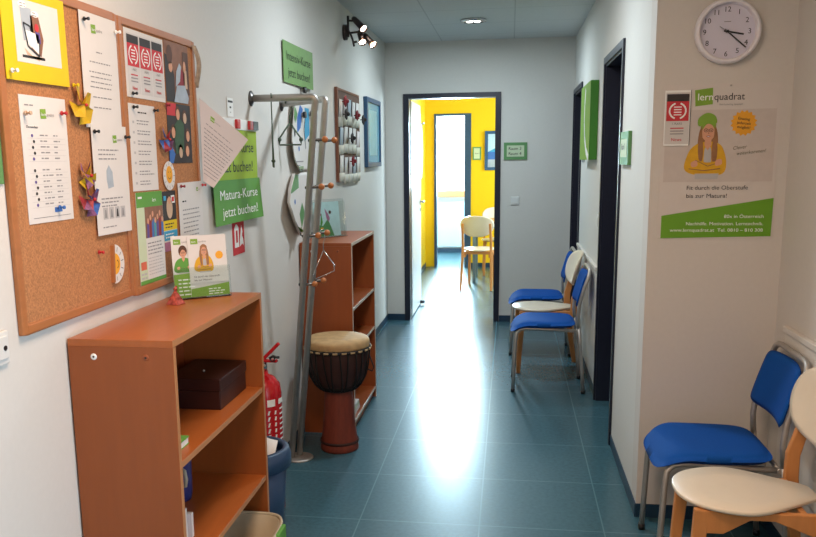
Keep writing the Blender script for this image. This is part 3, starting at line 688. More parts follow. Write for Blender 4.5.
# curled paper strip at the right end of the board
s = MB().slab(lambda a, b: ((.018+.012*math.sin(b*4)+.010*a, 2.885+.018*a+.030*b, 1.89-.14*b), (.0172+.012*math.sin(b*4)+.010*a, 2.8855+.018*a+.030*b, 1.89-.14*b)), 3, 10, mat('mottled strip', '#a58f78', .7, var=.3, scale=80))
tag(s.build('paper_strip'), 'curled tan paper strip hanging from the top right corner of the right pinboard', 'paper strip')
A, B, C, Dq = V((.018, 2.936, 1.716)), V((.150, 3.070, 1.57)), V((.052, 2.945, 1.398)), V((.016, 2.938, 1.424))
nq = (B-A).cross(A-Dq).normalized(); nq = nq if nq.y < 0 else -nq
LW, LH = .21, .27
def lp(u, v, w):
    a, b = u/LW, v/LH; return Dq.lerp(C, a).lerp(A.lerp(B, a), b)+nq*w
s = Sheet(lp, LW, LH, paper2, .0008, 4, 4)
logo(s, .05, .225, .018); s.lines(.03, .205, .16, 1, .01, .003, grey_ink)
for k in range(12): s.lines(.02, .185-.014*k, .195, 1, .01, .0035, grey_ink, ragged=.12)
tag(s.build('loose_letter'), 'tilted letter sticking out from the right edge of the right pinboard', 'paper sheet')

# ------------------------------------------------------------------ signs and objects on the left wall
s = Sheet(Lw(1.512, 1.452, .003), .224, .33, sign_green); s.rect(.0, .30, .224, .33, white_p)
tag(s.build('green_sheet'), 'green sheet at the left edge of the photo beside the left pinboard', 'paper sheet')
r = thing('light_switch', 'white switch plate low at the left edge below the left pinboard', 'switch', (.004, 1.655, 1.055))
MB().box((.0005, 1.61, 1.055), (.009, 1.69, 1.13), switch_m).build('plate', r, bevel=.003)
MB().box((.009, 1.62, 1.068), (.013, 1.68, 1.12), switch_m).build('rocker', r, bevel=.002)
MB().cyl((.013, 1.668, 1.093), (.0145, 1.668, 1.093), .006, black_pl, 14).build('indicator', r)
s = Sheet(Lw(3.28, 1.665, .0012), .082, .08, trim_m); s.rect(.006, .004, .076, .076, white_p); s.rect(.012, .058, .07, .066, ink, 2); s.rect(.03, .036, .05, .043, ink, 2); s.rect(.036, .018, .045, .022, grey_ink, 2)
tag(s.build('small_notice'), 'tiny white notice on the wall above the magnetic rail', 'notice')
r = thing('magnet_rail', 'white magnetic rail above the green banners beside the pinboards', 'rail', (.005, 3.34, 1.618))
MB().box((.0005, 3.04, 1.618), (.010, 3.645, 1.661), white_p).build('bar', r, bevel=.001)
for y0, y1, m in ((3.345, 3.385, red_pl), (3.515, 3.56, red_pl), (3.56, 3.635, black_pl)):
    o = MB().box((.0105, y0, 1.622), (.022, y1, 1.659), m).build('clip', r, bevel=.002)
def banner(label, y, z, w, h, m, mt, l1, l2, curl=None, x=.006):
    s = Sheet(Lw(y, z, x, 0, curl), w, h, m, .0015, 8, 6)
    s.text(l1, w*.10, h*.56, h*.22, mt, 2, width=w*.80, bold=.015); s.text(l2, w*.14, h*.17, h*.22, mt, 2, width=w*.74, bold=.015)
    return tag(s.build('course_banner'), label, 'banner', 'green course banners')
dk = mat('dark green print', '#26331c', .7)
banner('lime green banner with dark lettering hanging from the magnetic rail', 3.045, 1.414, .595, .203, lime_p, dk, 'Intensiv-Kurse', 'jetzt buchen!')
banner('mid green banner with white lettering below the lime banner, its bottom curling off the wall', 3.045, 1.247, .592, .172, dgreen_p, white_p, 'Matura-Kurse', 'jetzt buchen!', lambda u, v: .006+.03*max(0, .17-v)**1.2+.010*(u/.6)**2*max(0, (.17-v)/.17), .0085)
s = Sheet(Lw(3.30, 1.232, .0008), .34, .02, grey_p); tag(s.build('grey_strip'), 'grey strip just below the lower green banner', 'strip')  # flat grey strip under the banner's lower edge
banner('dull green banner high on the wall with dark lettering above the coat rack', 4.135, 1.873, .58, .20, mat('dull green print', '#6f9650', .6), dk, 'Intensiv-Kurse', 'jetzt buchen!', lambda u, v: .004+.012*(u/.58)**2, .004)
s = Sheet(Lw(3.281, 1.110, .001), .149, .140, red_p, .0015)
s.poly([(.02, .03), (.075, .03), (.075, .11), (.055, .125), (.04, .125), (.02, .11)], white_p, 1); s.rect(.037, .05, .06, .10, red_p, 2); s.poly([(.085, .03), (.115, .04), (.135, .03), (.13, .06), (.115, .075), (.125, .09), (.11, .12), (.10, .09), (.088, .06)], white_p, 1)
tag(s.build('fire_sign'), 'red fire extinguisher sign below the green banners', 'sign')

# fire extinguisher behind the near bookcase
ex, ey = .10, 3.30
r = thing('fire_extinguisher', 'red fire extinguisher standing between the near bookcase and the coat rack', 'fire extinguisher', (ex, ey, 0))
b = MB().lathe([(0, .001), (.073, .001), (.075, .02), (.075, .525), (.069, .568), (.047, .598), (.022, .61), (.020, .625), (0, .625)], (ex, ey, 0), red_ext, 36).build('cylinder', r)
lb = MB(); n = 14
def exl(u, v, w):
    q = -1.9+u/.0725; return V((ex+(.0755+w)*math.cos(q), ey+(.0755+w)*math.sin(q), .25+v))
s = Sheet(exl, .001, .001, None); s.t = .0006
for z in range(7): s.poly([(.058, .20-.026*z), (.095, .20-.026*z), (.098, .215-.026*z), (.062, .218-.026*z)], white_p, 1)
for z in range(9): s.rect(.115, .215-.022*z, .15, .222-.022*z, white_p, 1, 5)
s.rect(.058, .235, .092, .265, white_p, 1, 4); s.rect(.11, .24, .16, .262, white_p, 1, 4)
s.build('print', b)
MB().cyl((ex, ey, .625), (ex, ey, .665), .018, chrome, 20).build('valve', r)
hb = MB().obox((ex+.03, ey, .70), V((.7, .05, .7)).normalized()*.060, (0, .011, 0), V((-.7, 0, .7)).normalized()*.007, red_ext); hb.obox((ex+.02, ey, .668), (.045, 0, 0), (0, .011, 0), (0, 0, .006), red_ext).build('lever', r, bevel=.003)
MB().tube([(ex+.035, ey-.012, .682), (ex+.05, ey-.014, .690), (ex+.078, ey-.014, .686)], .0055, black_pl, 10).tube([(ex+.048+.010*math.cos(2*PI*i/14), ey-.014, .680+.010*math.sin(2*PI*i/14)) for i in range(14)], .003, black_pl, 6, closed=True).build('safety_pin', r)
MB().tube([(ex-.02, ey, .63), (ex-.06, ey+.02, .64), (ex-.085, ey+.03, .58), (ex-.086, ey+.03, .30)], .009, black_pl, 10).build('hose', r)

# waste bin
bx, by = .165, 2.90
r = thing('waste_bin', 'dark blue waste bin between the near bookcase and the fire extinguisher', 'bin', (bx, by, 0))
MB().lathe([(0, .002), (.105, .002), (.135, .395), (.132, .395), (.102, .008), (0, .008)], (bx, by, 0), bin_m, 44).build('body', r)
MB().lathe([(.137, .36), (.150, .365), (.150, .405), (.142, .430), (.125, .436), (.118, .425), (.130, .40), (.133, .37)], (bx, by, 0), bin_m, 44).build('rim', r)
s = MB().slab(lambda a, b: ((bx-.03+.13*a, by-.07+.11*b-.02*a, .375+.09*b+.01*math.sin(5*a)), (bx-.03+.13*a, by-.069+.11*b-.02*a, .3742+.09*b+.01*math.sin(5*a))), 4, 4, paper)
tag(s.build('waste_paper'), 'crumpled white paper sticking out of the dark blue waste bin', 'paper')

# ------------------------------------------------------------------ coat rack
rk = thing('coat_rack', 'steel tube coat rack with wooden ball pegs fixed to the left wall', 'coat rack', (.076, 3.946, 0))
T1a, T1b = V((.288, 3.605, 1.757)), V((.040, 3.93, .013)); T2a, T2b = V((.290, 3.80, 1.762)), V((.072, 3.962, .013))
def bend(p0, p1, p2, r=.022, n=5):
    a = p1+(p0-p1).normalized()*r; b = p1+(p2-p1).normalized()*r
    return [p0]+[(a*(1-t)**2+p1*2*t*(1-t)+b*t*t) for t in [i/n for i in range(n+1)]]+[p2]
for (ta, tb, y) in ((T1a, T1b, 3.605), (T2a, T2b, 4.10)):
    tb_ = MB().tube(bend(V((.006, y, ta.z)), ta, tb), .0155, steel, 16).build('frame_tube', rk)
    MB().lathe([(0, 0), (.033, 0), (.033, .005), (.02, .009), (.0155, .014)], (.0005, y, ta.z), dsteel, 28, (1, 0, 0)).build('wall_flange', tb_)
MB().lathe([(0, .001), (.073, .001), (.073, .006), (.06, .010), (0, .012)], (.074, 3.946, 0), steel, 36).build('base_plate', rk)
for z in (1.575, 1.37, 1.15, .92):
    for ta, tb in ((T1a, T1b), (T2a, T2b)):
        f_ = (ta.z-z)/(ta.z-tb.z); p = ta+(tb-ta)*f_; q = p+V((.052, -.004, .004))
        pg = MB().cyl(p+V((-.02, .002, 0)), q, .0065, dsteel, 12).build('peg', rk); MB().ball(q+V((.004, 0, 0)), .0145, ball_w, 16).build('peg_ball', pg)
def hanger(name, label, top, d, w, drop, m, r=.003, hook=.012, tilt=0):
    o = thing(name, label, 'hanger', tuple(top), 'clothes hangers'); top = V(top); d = V(d).normalized()
    c = top-V((0, 0, hook*1)); pts = [c+d*hook*math.cos(q)+V((0, 0, hook*math.sin(q))) for q in [PI*1.05-PI*1.35*i/10 for i in range(11)]]
    e = pts[-1]; nk = top-V((0, 0, hook*2+.045)); MB().tube(pts+[e+(nk-e)*.4+d*.004, nk, nk-V((0, 0, .03))], r, m, 8).build('hook', o)
    k = nk-V((0, 0, .03)); a = k+d*w/2-V((0, 0, drop-tilt)); b = k-d*w/2-V((0, 0, drop+tilt))
    MB().tube([k, a-(a-k)*.06, a-V((0, 0, .02)), a-V((0, 0, .03)), b-V((0, 0, .03)), b-V((0, 0, .02)), b-(b-k)*.06, k], r, m, 8).build('frame', o)
    for p in (a, b): MB().ball(p-V((0, 0, .005)), r*2.6, m, 10).build('clip', o)
gm = mat('green grey wire', '#55604f', .4, .6)
hanger('wire_hanger', 'thin wire hanger seen edge on, hanging from the nearer rack tube', (.092, 3.605, 1.7755), (-.30, 1, 0), .30, .17, gm, .0028, .018)
hanger('wire_hanger', 'dark green wire hanger facing the corridor, hanging from the farther rack tube', (.055, 4.047, 1.781), (1, .35, 0), .105, .075, gm, .0042, .018)
hanger('wire_hanger', 'chrome wire hanger hanging from the third row of ball pegs', (.245, 3.873, 1.168), (1, .35, 0), .10, .09, chrome, .0022, .012, tilt=.02)

# laminated drawings behind the rack
def drawing(label, y, z, w, h, left, curl, kind):
    def lf(v):                                   # left cut edge, v from 0 (bottom) to 1
        for (v0, u0), (v1, u1) in zip(left, left[1:]):
            if v <= v1: return u0+(u1-u0)*(v-v0)/(v1-v0)
        return left[-1][1]
    base = Lw(y, z, .004, 0)
    def mp(u, v, ww):
        k = max(0, .14-(u-lf(min(1, max(0, v/h)))))/.14
        return base(u, v, ww+curl*k*k)
    s = Sheet(mp, .001, .001, None)
    def fn(a, b):
        u = lf(b)+(w-lf(b))*a; return mp(u, b*h, .0012), mp(u, b*h, 0)
    s.slab(fn, 12, 16, paper); s.t = .0014
    ed = mat('dark green outline', '#2c3a2c', .6); eg = mat('olive outline', '#8fa07a', .6)
    n = 14; low = [(lf(i/n)+.012, i/n*h) for i in range(int(n*.62))][::-1]+[(lf(0)+.09, .006), (lf(0)+.16, .006)]
    s.line([(a+.02, b+.012) for a, b in low], .020, eg, 1); s.line(low, .016, ed, 2)
    if kind == 0:
        s.rect(.16, .05, .34, .056, grey_ink, 1); s.rect(.16, .03, .27, .035, grey_ink, 1)
        s.poly([(.22, .20), (.30, .23), (.36, .33), (.30, .35), (.23, .28)], blue_p, 1); s.disc(.17, .20, .014, ink, 2, .02); s.disc(.25, .12, .014, blue_p, 2)
        s.poly([(.38, .16), (.50, .20), (.50, .34), (.40, .34)], cyan_p, 1); s.line([(.40, .12), (.37, .22), (.43, .33)], .012, ed, 2)
        s.poly([(.13, .29), (.20, .25), (.24, .30), (.18, .34)], sign_green, 1)
    else:
        s.poly([(.10, .24), (.20, .31), (.36, .31), (.36, .24), (.20, .215)], sign_green, 1); s.disc(.15, .205, .026, ink, 2, .036); s.disc(.27, .17, .014, blue_p, 2, .014); s.disc(.20, .12, .013, ink, 2, .014); s.rect(.21, .265, .25, .30, red_p, 2)
        s.poly([(.40, .02), (.36, .10), (.42, .16), (.48, .10)], sign_green, 1); s.poly([(.12, .03), (.26, .01), (.28, .035), (.16, .06)], green_p, 1)
    return tag(s.build('drawing_sheet'), label, 'drawing', 'curling drawings behind the coat rack')
drawing('curling drawing with blue patches behind the coat rack, upper of the two', 4.16, 1.43, .56, .365, ((0, .16), (.15, .05), (.45, .0), (.7, .04), (1, .08)), .03, 0)
drawing('curling drawing with a green and red face behind the coat rack, lower of the two', 4.02, 1.106, .62, .318, ((0, .22), (.25, .10), (.55, .0), (.75, .03), (1, .12)), .045, 1)
for y, z, l in ((4.50, 1.858, 'black round magnet just below the high dull green banner'), (4.485, 1.728, 'black round magnet at the top of the upper curling drawing'), (4.66, 1.742, 'black round magnet at the top right of the upper curling drawing')):
    tag(MB().cyl((.0165, y, z), (.032, y, z), .017, black_pl, 20).cyl((.003, y, z), (.0165, y, z), .012, steel, 16).build('magnet'), l, 'magnet', 'round black magnets on the left wall')
s = Sheet(Lw(4.36, 1.755, .003), .28, .05, mat('pale strip', '#a9b39e', .6)); tag(s.build('holding_strip'), 'pale green strip holding the upper curling drawing', 'strip')

# ------------------------------------------------------------------ key board / pocket board and blue picture
y0, y1, z0, z1 = 5.385, 6.215, 1.345, 1.945
r = thing('pocket_board', 'brown board with rows of pale paper pockets on the left wall beyond the coat rack', 'board', (.01, 5.8, z0))
dkwood = mat('dark frame wood', '#7c4a35', .5, var=.08)
MB().box((.001, y0+.01, z0+.01), (.010, y1-.01, z1-.01), mat('board brown', '#6f5346', .8, var=.1)).build('panel', r)
MB().box((.001, y0, z0), (.020, y0+.018, z1), dkwood).box((.001, y1-.012, z0), (.013, y1, z1), dkwood).box((.001, y0+.018, z1-.014), (.014, y1-.012, z1), dkwood).box((.001, y0+.018, z0), (.014, y1-.012, z0+.012), dkwood).build('frame', r)
pk = mat('pocket paper', '#d9d6c8', .7, var=.04)
for row in range(3):
    for c_ in range(5):
        ya = y0+.05+c_*.152; za = z0-.012+row*.187; jit = random.uniform(-.01, .01)
        p = MB().slab(lambda a, b: ((.014+.016*(1-abs(2*a-1)**2)*(b*.8+.2)+.004, ya+.13*a, za+jit+.062*b), (.0125+.012*(1-abs(2*a-1)**2)*(b*.8+.2), ya+.13*a, za+jit+.062*b)), 6, 2, pk).build('pocket', r)
        MB().slab(lambda a, b: ((.0155+.006*b, ya+.004+.115*a+.015*(row % 2)*b, za+jit+.03+.145*b), (.0145+.006*b, ya+.004+.115*a+.015*(row % 2)*b, za+jit+.03+.145*b)), 1, 1, (paper, grey_p, paper2, photo_p, paper)[(row*3+c_) % 5]).build('card', p)
for i, (yy, zz, mm, l) in enumerate(((5.50, 1.86, dred_p, 'dark red paper flower at the top left of the pocket board'), (5.52, 1.78, dark_p, 'dark paper flower at the left of the pocket board'), (5.92, 1.79, dred_p, 'dark red paper flower at the right of the pocket board'), (6.17, 1.77, dark_p, 'dark paper flower on the far edge of the pocket board'), (5.72, 1.63, dark_p, 'dark paper flower in the middle of the pocket board'), (5.74, 1.475, dred_p, 'dark red paper flower low on the pocket board'))):
    mb = MB().ball((.062, yy, zz), .014, mm, 10)
    for k in range(5): q = 2*PI*k/5; mb.ball((.050, yy+.020*math.cos(q), zz+.020*math.sin(q)), .018, mm, 8, (.5, 1, 1))
    mb.cyl((.028, yy, zz), (.056, yy, zz), .004, mm, 8)
    tag(mb.build('paper_flower'), l, 'paper flower', 'paper flowers on the pocket board')
r = thing('framed_picture', 'blue framed picture at the far end of the left wall', 'picture', (.01, 6.8, 1.425))
y0, y1, z0, z1 = 6.47, 7.16, 1.425, 1.958; bl = mat('blue frame', '#2d567c', .4)
MB().box((.001, y0, z0), (.03, y0+.04, z1), bl).box((.001, y1-.04, z0), (.03, y1, z1), bl).box((.001, y0+.04, z0), (.03, y1-.04, z0+.035), bl).box((.001, y0+.04, z1-.035), (.03, y1-.04, z1), bl).build('frame', r, bevel=.003)
MB().box((.001, y0+.041, z0+.036), (.018, y1-.041, z1-.036), glass_pic).box((.018, y0+.16, z0+.09), (.0186, y1-.16, z1-.09), mat('picture pale', '#86bcc6', .3, var=.1)).build('print', r)

# spotlight with three heads
r = thing('spotlight', 'dark three headed spotlight high on the left wall with lit bulbs', 'lamp', (.03, 5.7, 2.28))
MB().lathe([(0, 0), (.052, 0), (.050, .022), (.03, .03), (0, .03)], (.0005, 5.75, 2.325), spot_m, 28, (1, 0, 0)).build('wall_plate', r)
MB().cyl((.036, 5.72, 2.425), (.036, 5.72, 2.29), .008, spot_m, 12).cyl((.03, 5.75, 2.325), (.036, 5.72, 2.325), .012, spot_m).cyl((.036, 5.72, 2.395), (.10, 5.70, 2.388), .007, spot_m).cyl((.036, 5.72, 2.315), (.118, 5.70, 2.318), .007, spot_m).tube([(.052, 5.70, 2.315), (.070, 5.69, 2.27), (.080, 5.69, 2.225)], .007, spot_m).cyl((.07, 5.69, 2.25), (.10, 5.69, 2.255), .007, spot_m).build('arm', r)
heads = (((.068, 5.73, 2.412), (.153, 5.66, 2.328)), ((.112, 5.72, 2.325), (.143, 5.66, 2.242)), ((.140, 5.73, 2.305), (.212, 5.68, 2.227)))
for a, b in heads:
    a, b = V(a), V(b); d = (b-a).normalized(); L = (b-a).length
    h = MB().lathe([(0, 0), (.014, .002), (.019, .02), (.021, L-.035), (.025, L-.004), (.023, L-.004), (.016, L-.03)], a, spot_m, 24, d).build('lamp_head', r)
    MB().lathe([(.023, L-.016), (.028, L), (.025, L)], a, copper, 24, d).build('rim', h)
    MB().lathe([(.0, L-.003), (.016, L-.006), (.0228, L-.010)], a, bulb_m, 24, d).build('bulb', h)
    l = bpy.data.lights.new('spot_bulb', 'SPOT'); l.energy = 9; l.color = (1, .82, .62); l.spot_size = 1.5; l.spot_blend = .5; l.shadow_soft_size = .025
    o = bpy.data.objects.new('spot_bulb', l); COL.objects.link(o); o.location = b+d*.01; o.rotation_euler = d.to_track_quat('-Z', 'Y').to_euler()

# ceiling downlight
r = thing('ceiling_downlight', 'round recessed downlight in the tiled ceiling', 'ceiling light', (.83, 6.52, H-.02))
MB().lathe([(.072, 0), (.095, .004), (.098, .012), (.092, .0195), (.07, .0195), (.07, .004)], (.83, 6.52, H-.02), chrome, 36).build('ring', r)
MB().lathe([(0, .008), (.07, .008), (.07, .019), (0, .019)], (.83, 6.52, H-.02), clock_m, 36).build('reflector', r)
for dx in (-.028, .028): MB().lathe([(0, -.004), (.018, -.002), (.026, .004), (.026, .0078)], (.83+dx, 6.52, H-.02), bulb2_m, 20).build('bulb', r)

# ------------------------------------------------------------------ far bookcase things
E1b = V((.60, .80, 0)).normalized(); E2b = V((-.10, .14, 1)).normalized(); O2 = V((.03, 4.60, BH1+.002)); mpB = Free(O2, E1b, E2b); Nh2 = V((E1b.y, -E1b.x, 0))
r = thing('display_stand', 'clear acrylic stand with a drawing on top of the farther bookcase', 'stand', tuple(O2+E1b*.12))
MB().slab(lambda a, b: (mpB(a*.24, b*.215, 0), mpB(a*.24, b*.215, -.002)), 1, 1, clear, False).build('back_panel', r)
MB().slab(lambda a, b: (mpB(a*.24, b*.20, .012), mpB(a*.24, b*.20, .010)), 1, 1, clear, False).build('front_panel', r)
MB().slab(lambda a, b: (O2+E1b*(a*.24)+Nh2*(b*.09-.07)+V((0, 0, .0005)), O2+E1b*(a*.24)+Nh2*(b*.09-.07)-V((0, 0, .0015))), 1, 1, clear, False).build('base', r)
s = Sheet(lambda u, v, w: mpB(.01+u, .004+v, .003+w), .19, .195, mat('pale blue paper', '#c3d8d8', .7), .001)
s.poly([(0, 0), (.14, 0), (.10, .10), (.06, .06), (0, .075)], sign_green, 1); s.poly([(.09, .10), (.08, .16), (.105, .125), (.115, .10), (.105, .08)], pink_p, 2); s.disc(.118, .135, .010, hair_p, 3); s.poly([(.02, .11), (.035, .125), (.03, .09), (.018, .085)], pink_p, 2); s.poly([(.04, .07), (.055, .13), (.06, .08), (.05, .06)], dgreen_p, 2); s.disc(.045, .125, .008, dred_p, 3); s.disc(.05, .045, .012, orange_p, 3, .007)
tag(s.build('bird_drawing'), 'drawing of a pink bird over green in the stand on the farther bookcase', 'drawing')
for k in range(4):
    o = MB().box((.13, 4.42+.006*k, .0702+.014*k), (.268, 4.63-.008*k, .083+.014*k), (paper, paper2, pale_green, paper)[k]).build('booklet'); tag(o, ('lowest', 'second lowest', 'second from top', 'topmost')[k]+' booklet of the small pile on the bottom shelf of the farther bookcase', 'booklet', 'booklets in the farther bookcase')

# ------------------------------------------------------------------ djembe
dx, dy = .250, 4.12
r = thing('djembe_drum', 'goblet shaped djembe drum with black ropes beside the farther bookcase', 'drum', (dx, dy, 0))
MB().lathe([(0, .40), (.07, .40), (.072, .31), (.076, .25), (.086, .12), (.097, .03), (.100, .012), (.098, 0), (.08, 0), (.06, .28), (0, .30)], (dx, dy, 0), drum_wood, 48).lathe([(.0995, .055), (.1025, .05), (.1025, .044), (.0995, .04)], (dx, dy, 0), drum_dark, 48).build('foot', r)
bowl = [(.070, .315), (.085, .325), (.115, .355), (.138, .40), (.150, .45), (.156, .50), (.158, .565), (.15, .57), (0, .57)]
MB().lathe(bowl, (dx, dy, 0), drum_dark, 48).build('bowl', r)
MB().lathe([(0, .600), (.10, .599), (.150, .596), (.161, .590), (.165, .580), (.166, .557), (.1645, .552), (.1605, .555), (.160, .565)], (dx, dy, 0), drum_skin, 64).build('drum_head', r)
MB().tube([(dx+.167*math.cos(2*PI*i/60), dy+.167*math.sin(2*PI*i/60), .545+.004*math.sin(i*2.1)) for i in range(60)], .007, rope_m, 8, closed=True).build('ring', r)
for i in range(24):
    q = 2*PI*i/24; pts = []
    for rr, z in ((.168, .545), (.1635, .49), (.158, .45), (.146, .40), (.122, .355), (.094, .327)):
        qq = q+(.10 if i % 2 else -.02)*(.545-z)/.2; pts.append((dx+rr*math.cos(qq), dy+rr*math.sin(qq), z))
    ro = MB().tube(pts, .0042, rope_m, 6).build('rope', r)
    qq = q+.13; MB().obox((dx+.1735*math.cos(qq), dy+.1735*math.sin(qq), .545), V((-math.sin(qq), math.cos(qq), 0))*.012, V((math.cos(qq), math.sin(qq), 0))*.003, V((0, 0, .004)), mat('tan knot', '#b59a72', .8)).build('knot', ro)
for z, rr in ((.345, .110), (.333, .0985)): MB().tube([(dx+rr*math.cos(2*PI*i/48), dy+rr*math.sin(2*PI*i/48), z) for i in range(48)], .005, rope_m, 6, closed=True).build('ring', r)
MB().tube([(dx+.165, dy+.01, .50), (dx+.188, dy+.0, .44), (dx+.178, dy, .42), (dx+.145, dy+.02, .43)], .0035, rope_m, 6).build('strap', r)

# ------------------------------------------------------------------ far wall, right corridor wall
def framed_sign(name, label, mp, w, h, border, lines, d=.012, group=None):
    r = thing(name, label, 'sign', tuple(mp(w/2, 0, 0)), group)
    s = Sheet(mp, w, h, sign_green, d); s.build('plate', r)
    s = Sheet(lambda u, v, ww: mp(u+border, v+border, d+.0006+ww), w-2*border, h-2*border, pale_green, .001)
    for t_, u, v, c in lines: s.text(t_, u, v, c, ink, 2, bold=.012)
    s.build('card', r); return r
framed_sign('room_sign', 'green room sign reading Raum 3 and Raum 4 beside the open door', Fw(1.055, 1.463, D-.0005), .203, .149, .026, (('Raum 3', .014, .058, .026), ('Raum 4', .014, .014, .026)))
r = thing('light_switch', 'white light switch on the far wall below the Raum sign', 'switch', (1.159, D, 1.064))
MB().box((1.122, D-.009, 1.064), (1.197, D-.0005, 1.139), switch_m).build('plate', r, bevel=.003); MB().box((1.133, D-.013, 1.075), (1.186, D-.009, 1.128), switch_m).build('rocker', r, bevel=.002)
framed_sign('room_sign', 'narrow green sign on the right wall in front of the nearer dark door', Rw(4.255, 1.449, W-.0005), .280, .152, .035, (('Raum 1', .03, .035, .028),), .016)
framed_sign('room_sign', 'far green sign on the right wall beside the farther dark door, half behind the canvas', Rw(6.68, 1.46, W-.0005), .26, .148, .035, (('Raum 2', .03, .035, .028),), .016)
r = thing('light_switch', 'white light switch on the right wall between the canvas and the nearer dark door', 'switch', (W, 5.28, 1.05))
MB().box((W-.010, 5.235, 1.05), (W-.0005, 5.335, 1.135), switch_m).build('plate', r, bevel=.003); MB().box((W-.014, 5.25, 1.063), (W-.010, 5.32, 1.122), switch_m).build('rocker', r, bevel=.002)
# green canvas
r = thing('canvas_picture', 'deep green canvas with a white curve on the right corridor wall above the chairs', 'picture', (W-.03, 5.9, 1.465))
MB().box((W-.050, 5.53, 1.465), (W-.0005, 6.23, 1.955), mat('canvas green', '#3f7f24', .7, var=.04)).build('canvas', r, bevel=.003)
s = Sheet(Rw(6.23, 1.465, W-.0505), .70, .49, None); s.t = .0006
s.rect(.0, .0, .70, .49, green_p, 0); s.line([(.35, .46), (.30, .36), (.30, .25), (.36, .14), (.48, .06), (.66, .01)], .05, white_p, 1)
s.build('print', r)

# ------------------------------------------------------------------ clock, poster, award flyer on the front wall
cx, cz, cr, cy = 1.907, 1.942, .118, YC
r = thing('wall_clock', 'round white wall clock showing about twenty past three', 'clock', (cx, cy-.02, cz-cr))
MB().lathe([(.0, .001), (.112, .001), (cr, .012), (cr, .026), (.113, .040), (.104, .042), (.100, .034), (.100, .012)], (cx, cy-.0005, cz), clock_m, 64, (0, -1, 0)).build('case', r)
dial = Sheet(Fw(cx, cz, cy-.012), .001, .001, None); dial.prism([(.101*math.cos(2*PI*i/48), .101*math.sin(2*PI*i/48)) for i in range(48)], dial.mp, 0, .001, clock_f); dial.t = .001
for k in range(1, 13):
    q = PI/2-2*PI*k/12; dial.text(str(k), .080*math.cos(q), .080*math.sin(q)-.009, .0185, ink, 1, 'c', bold=.005)
dial.rect(-.012, .034, .012, .037, grey_ink, 1)
dial.build('dial', r)
def hand(ang, L, w, y, back, m):
    d = V((math.sin(ang), 0, math.cos(ang))); n_ = V((math.cos(ang), 0, -math.sin(ang))); c = V((cx, y, cz))
    MB().obox(c+d*(L-back)/2, d*(L+back)/2, n_*w/2, V((0, .0008, 0)), m).build('hand', r)
hand(math.radians(101), .060, .006, cy-.0165, .012, ink); hand(math.radians(131), .090, .0045, cy-.0195, .012, ink); hand(math.radians(302), .034, .002, cy-.022, .012, grey_ink)
MB().lathe([(0, .013), (.005, .013), (.005, .026), (0, .026)], (cx, cy, cz), ink, 16, (0, -1, 0)).build('hub', r)
PX, PZ, PW, PH = 1.692, 1.170, .425, .585
s = Sheet(Fw(PX, PZ, YC-.0008), PW, PH, mat('poster paper', '#d3cac3', .35, var=.01), .0015)
s.rect(.012, .218, PW-.012, .49, mat('poster photo ground', '#c9bdb5', .4, var=.03), 1)
s.poly([(.118, PH-.082), (.181, PH-.075), (.179, PH-.014), (.114, PH-.022)], green_p, 2)
s.text('lern', .124, PH-.060, .026, white_p, 3, bold=.012, width=.054); s.text('quadrat', .184, PH-.060, .026, ink, 3, width=.110); s.text('Mein Lernerfolg. Garantiert.', .205, PH-.080, .007, grey_ink, 3, width=.085)
person_print(s, .170, .245, .235, lhair_p, yel_cloth_p, green_p)
s.star(.297, .438, .049, .041, 16, orange_p, 3)
for k, t_ in enumerate(('Einstieg', 'jederzeit', 'möglich!')): s.text(t_, .297, .449-.016*k, .010, ink, 4, 'c', bold=.01, rot=-.12)
s.text('Clever', .262, .338, .013, mat('handwriting', '#6d6a4f', .7), 3, rot=.12, slant=.3, width=.05); s.text('weiterkommen!', .277, .318, .013, MATS['handwriting'], 3, rot=.10, slant=.3, width=.105)
s.text('Fit durch die Oberstufe', .100, .188, .016, ink, 3, width=.225); s.text('bis zur Matura!', .100, .157, .016, ink, 3, width=.150)
s.poly([(.012, .0), (PW-.004, .008), (PW-.002, .155), (.012, .088)], mat('poster green', '#68a01d', .5, var=.02), 2)
s.text('80x in Österreich', PW-.034, .079, .0125, white_p, 3, 'r', width=.145); s.text('Nachhilfe. Motivation. Lerntechnik.', PW-.034, .051, .0125, white_p, 3, 'r', width=.285); s.text('www.lernquadrat.at  Tel. 0810 – 810 308', PW-.034, .026, .0125, white_p, 3, 'r', width=.345)
tag(s.build('advertising_poster'), 'large poster with a person in yellow and a green band below the wall clock', 'poster')
tag(MB().cyl((1.935, YC-.0025, 1.748), (1.935, YC-.010, 1.748), .003, steel, 10).build('push_pin'), 'small pin at the top of the large poster', 'push pin')
s = Sheet(Fw(1.697, 1.527, YC-.0065), .096, .207, white_p, .0012); award(s, .004, .006, .088, .193); s.rect(.094, .0, .096, .207, dark_p, 1)
tag(s.build('award_flyer'), 'narrow red award flyer overlapping the left edge of the large poster', 'flyer')

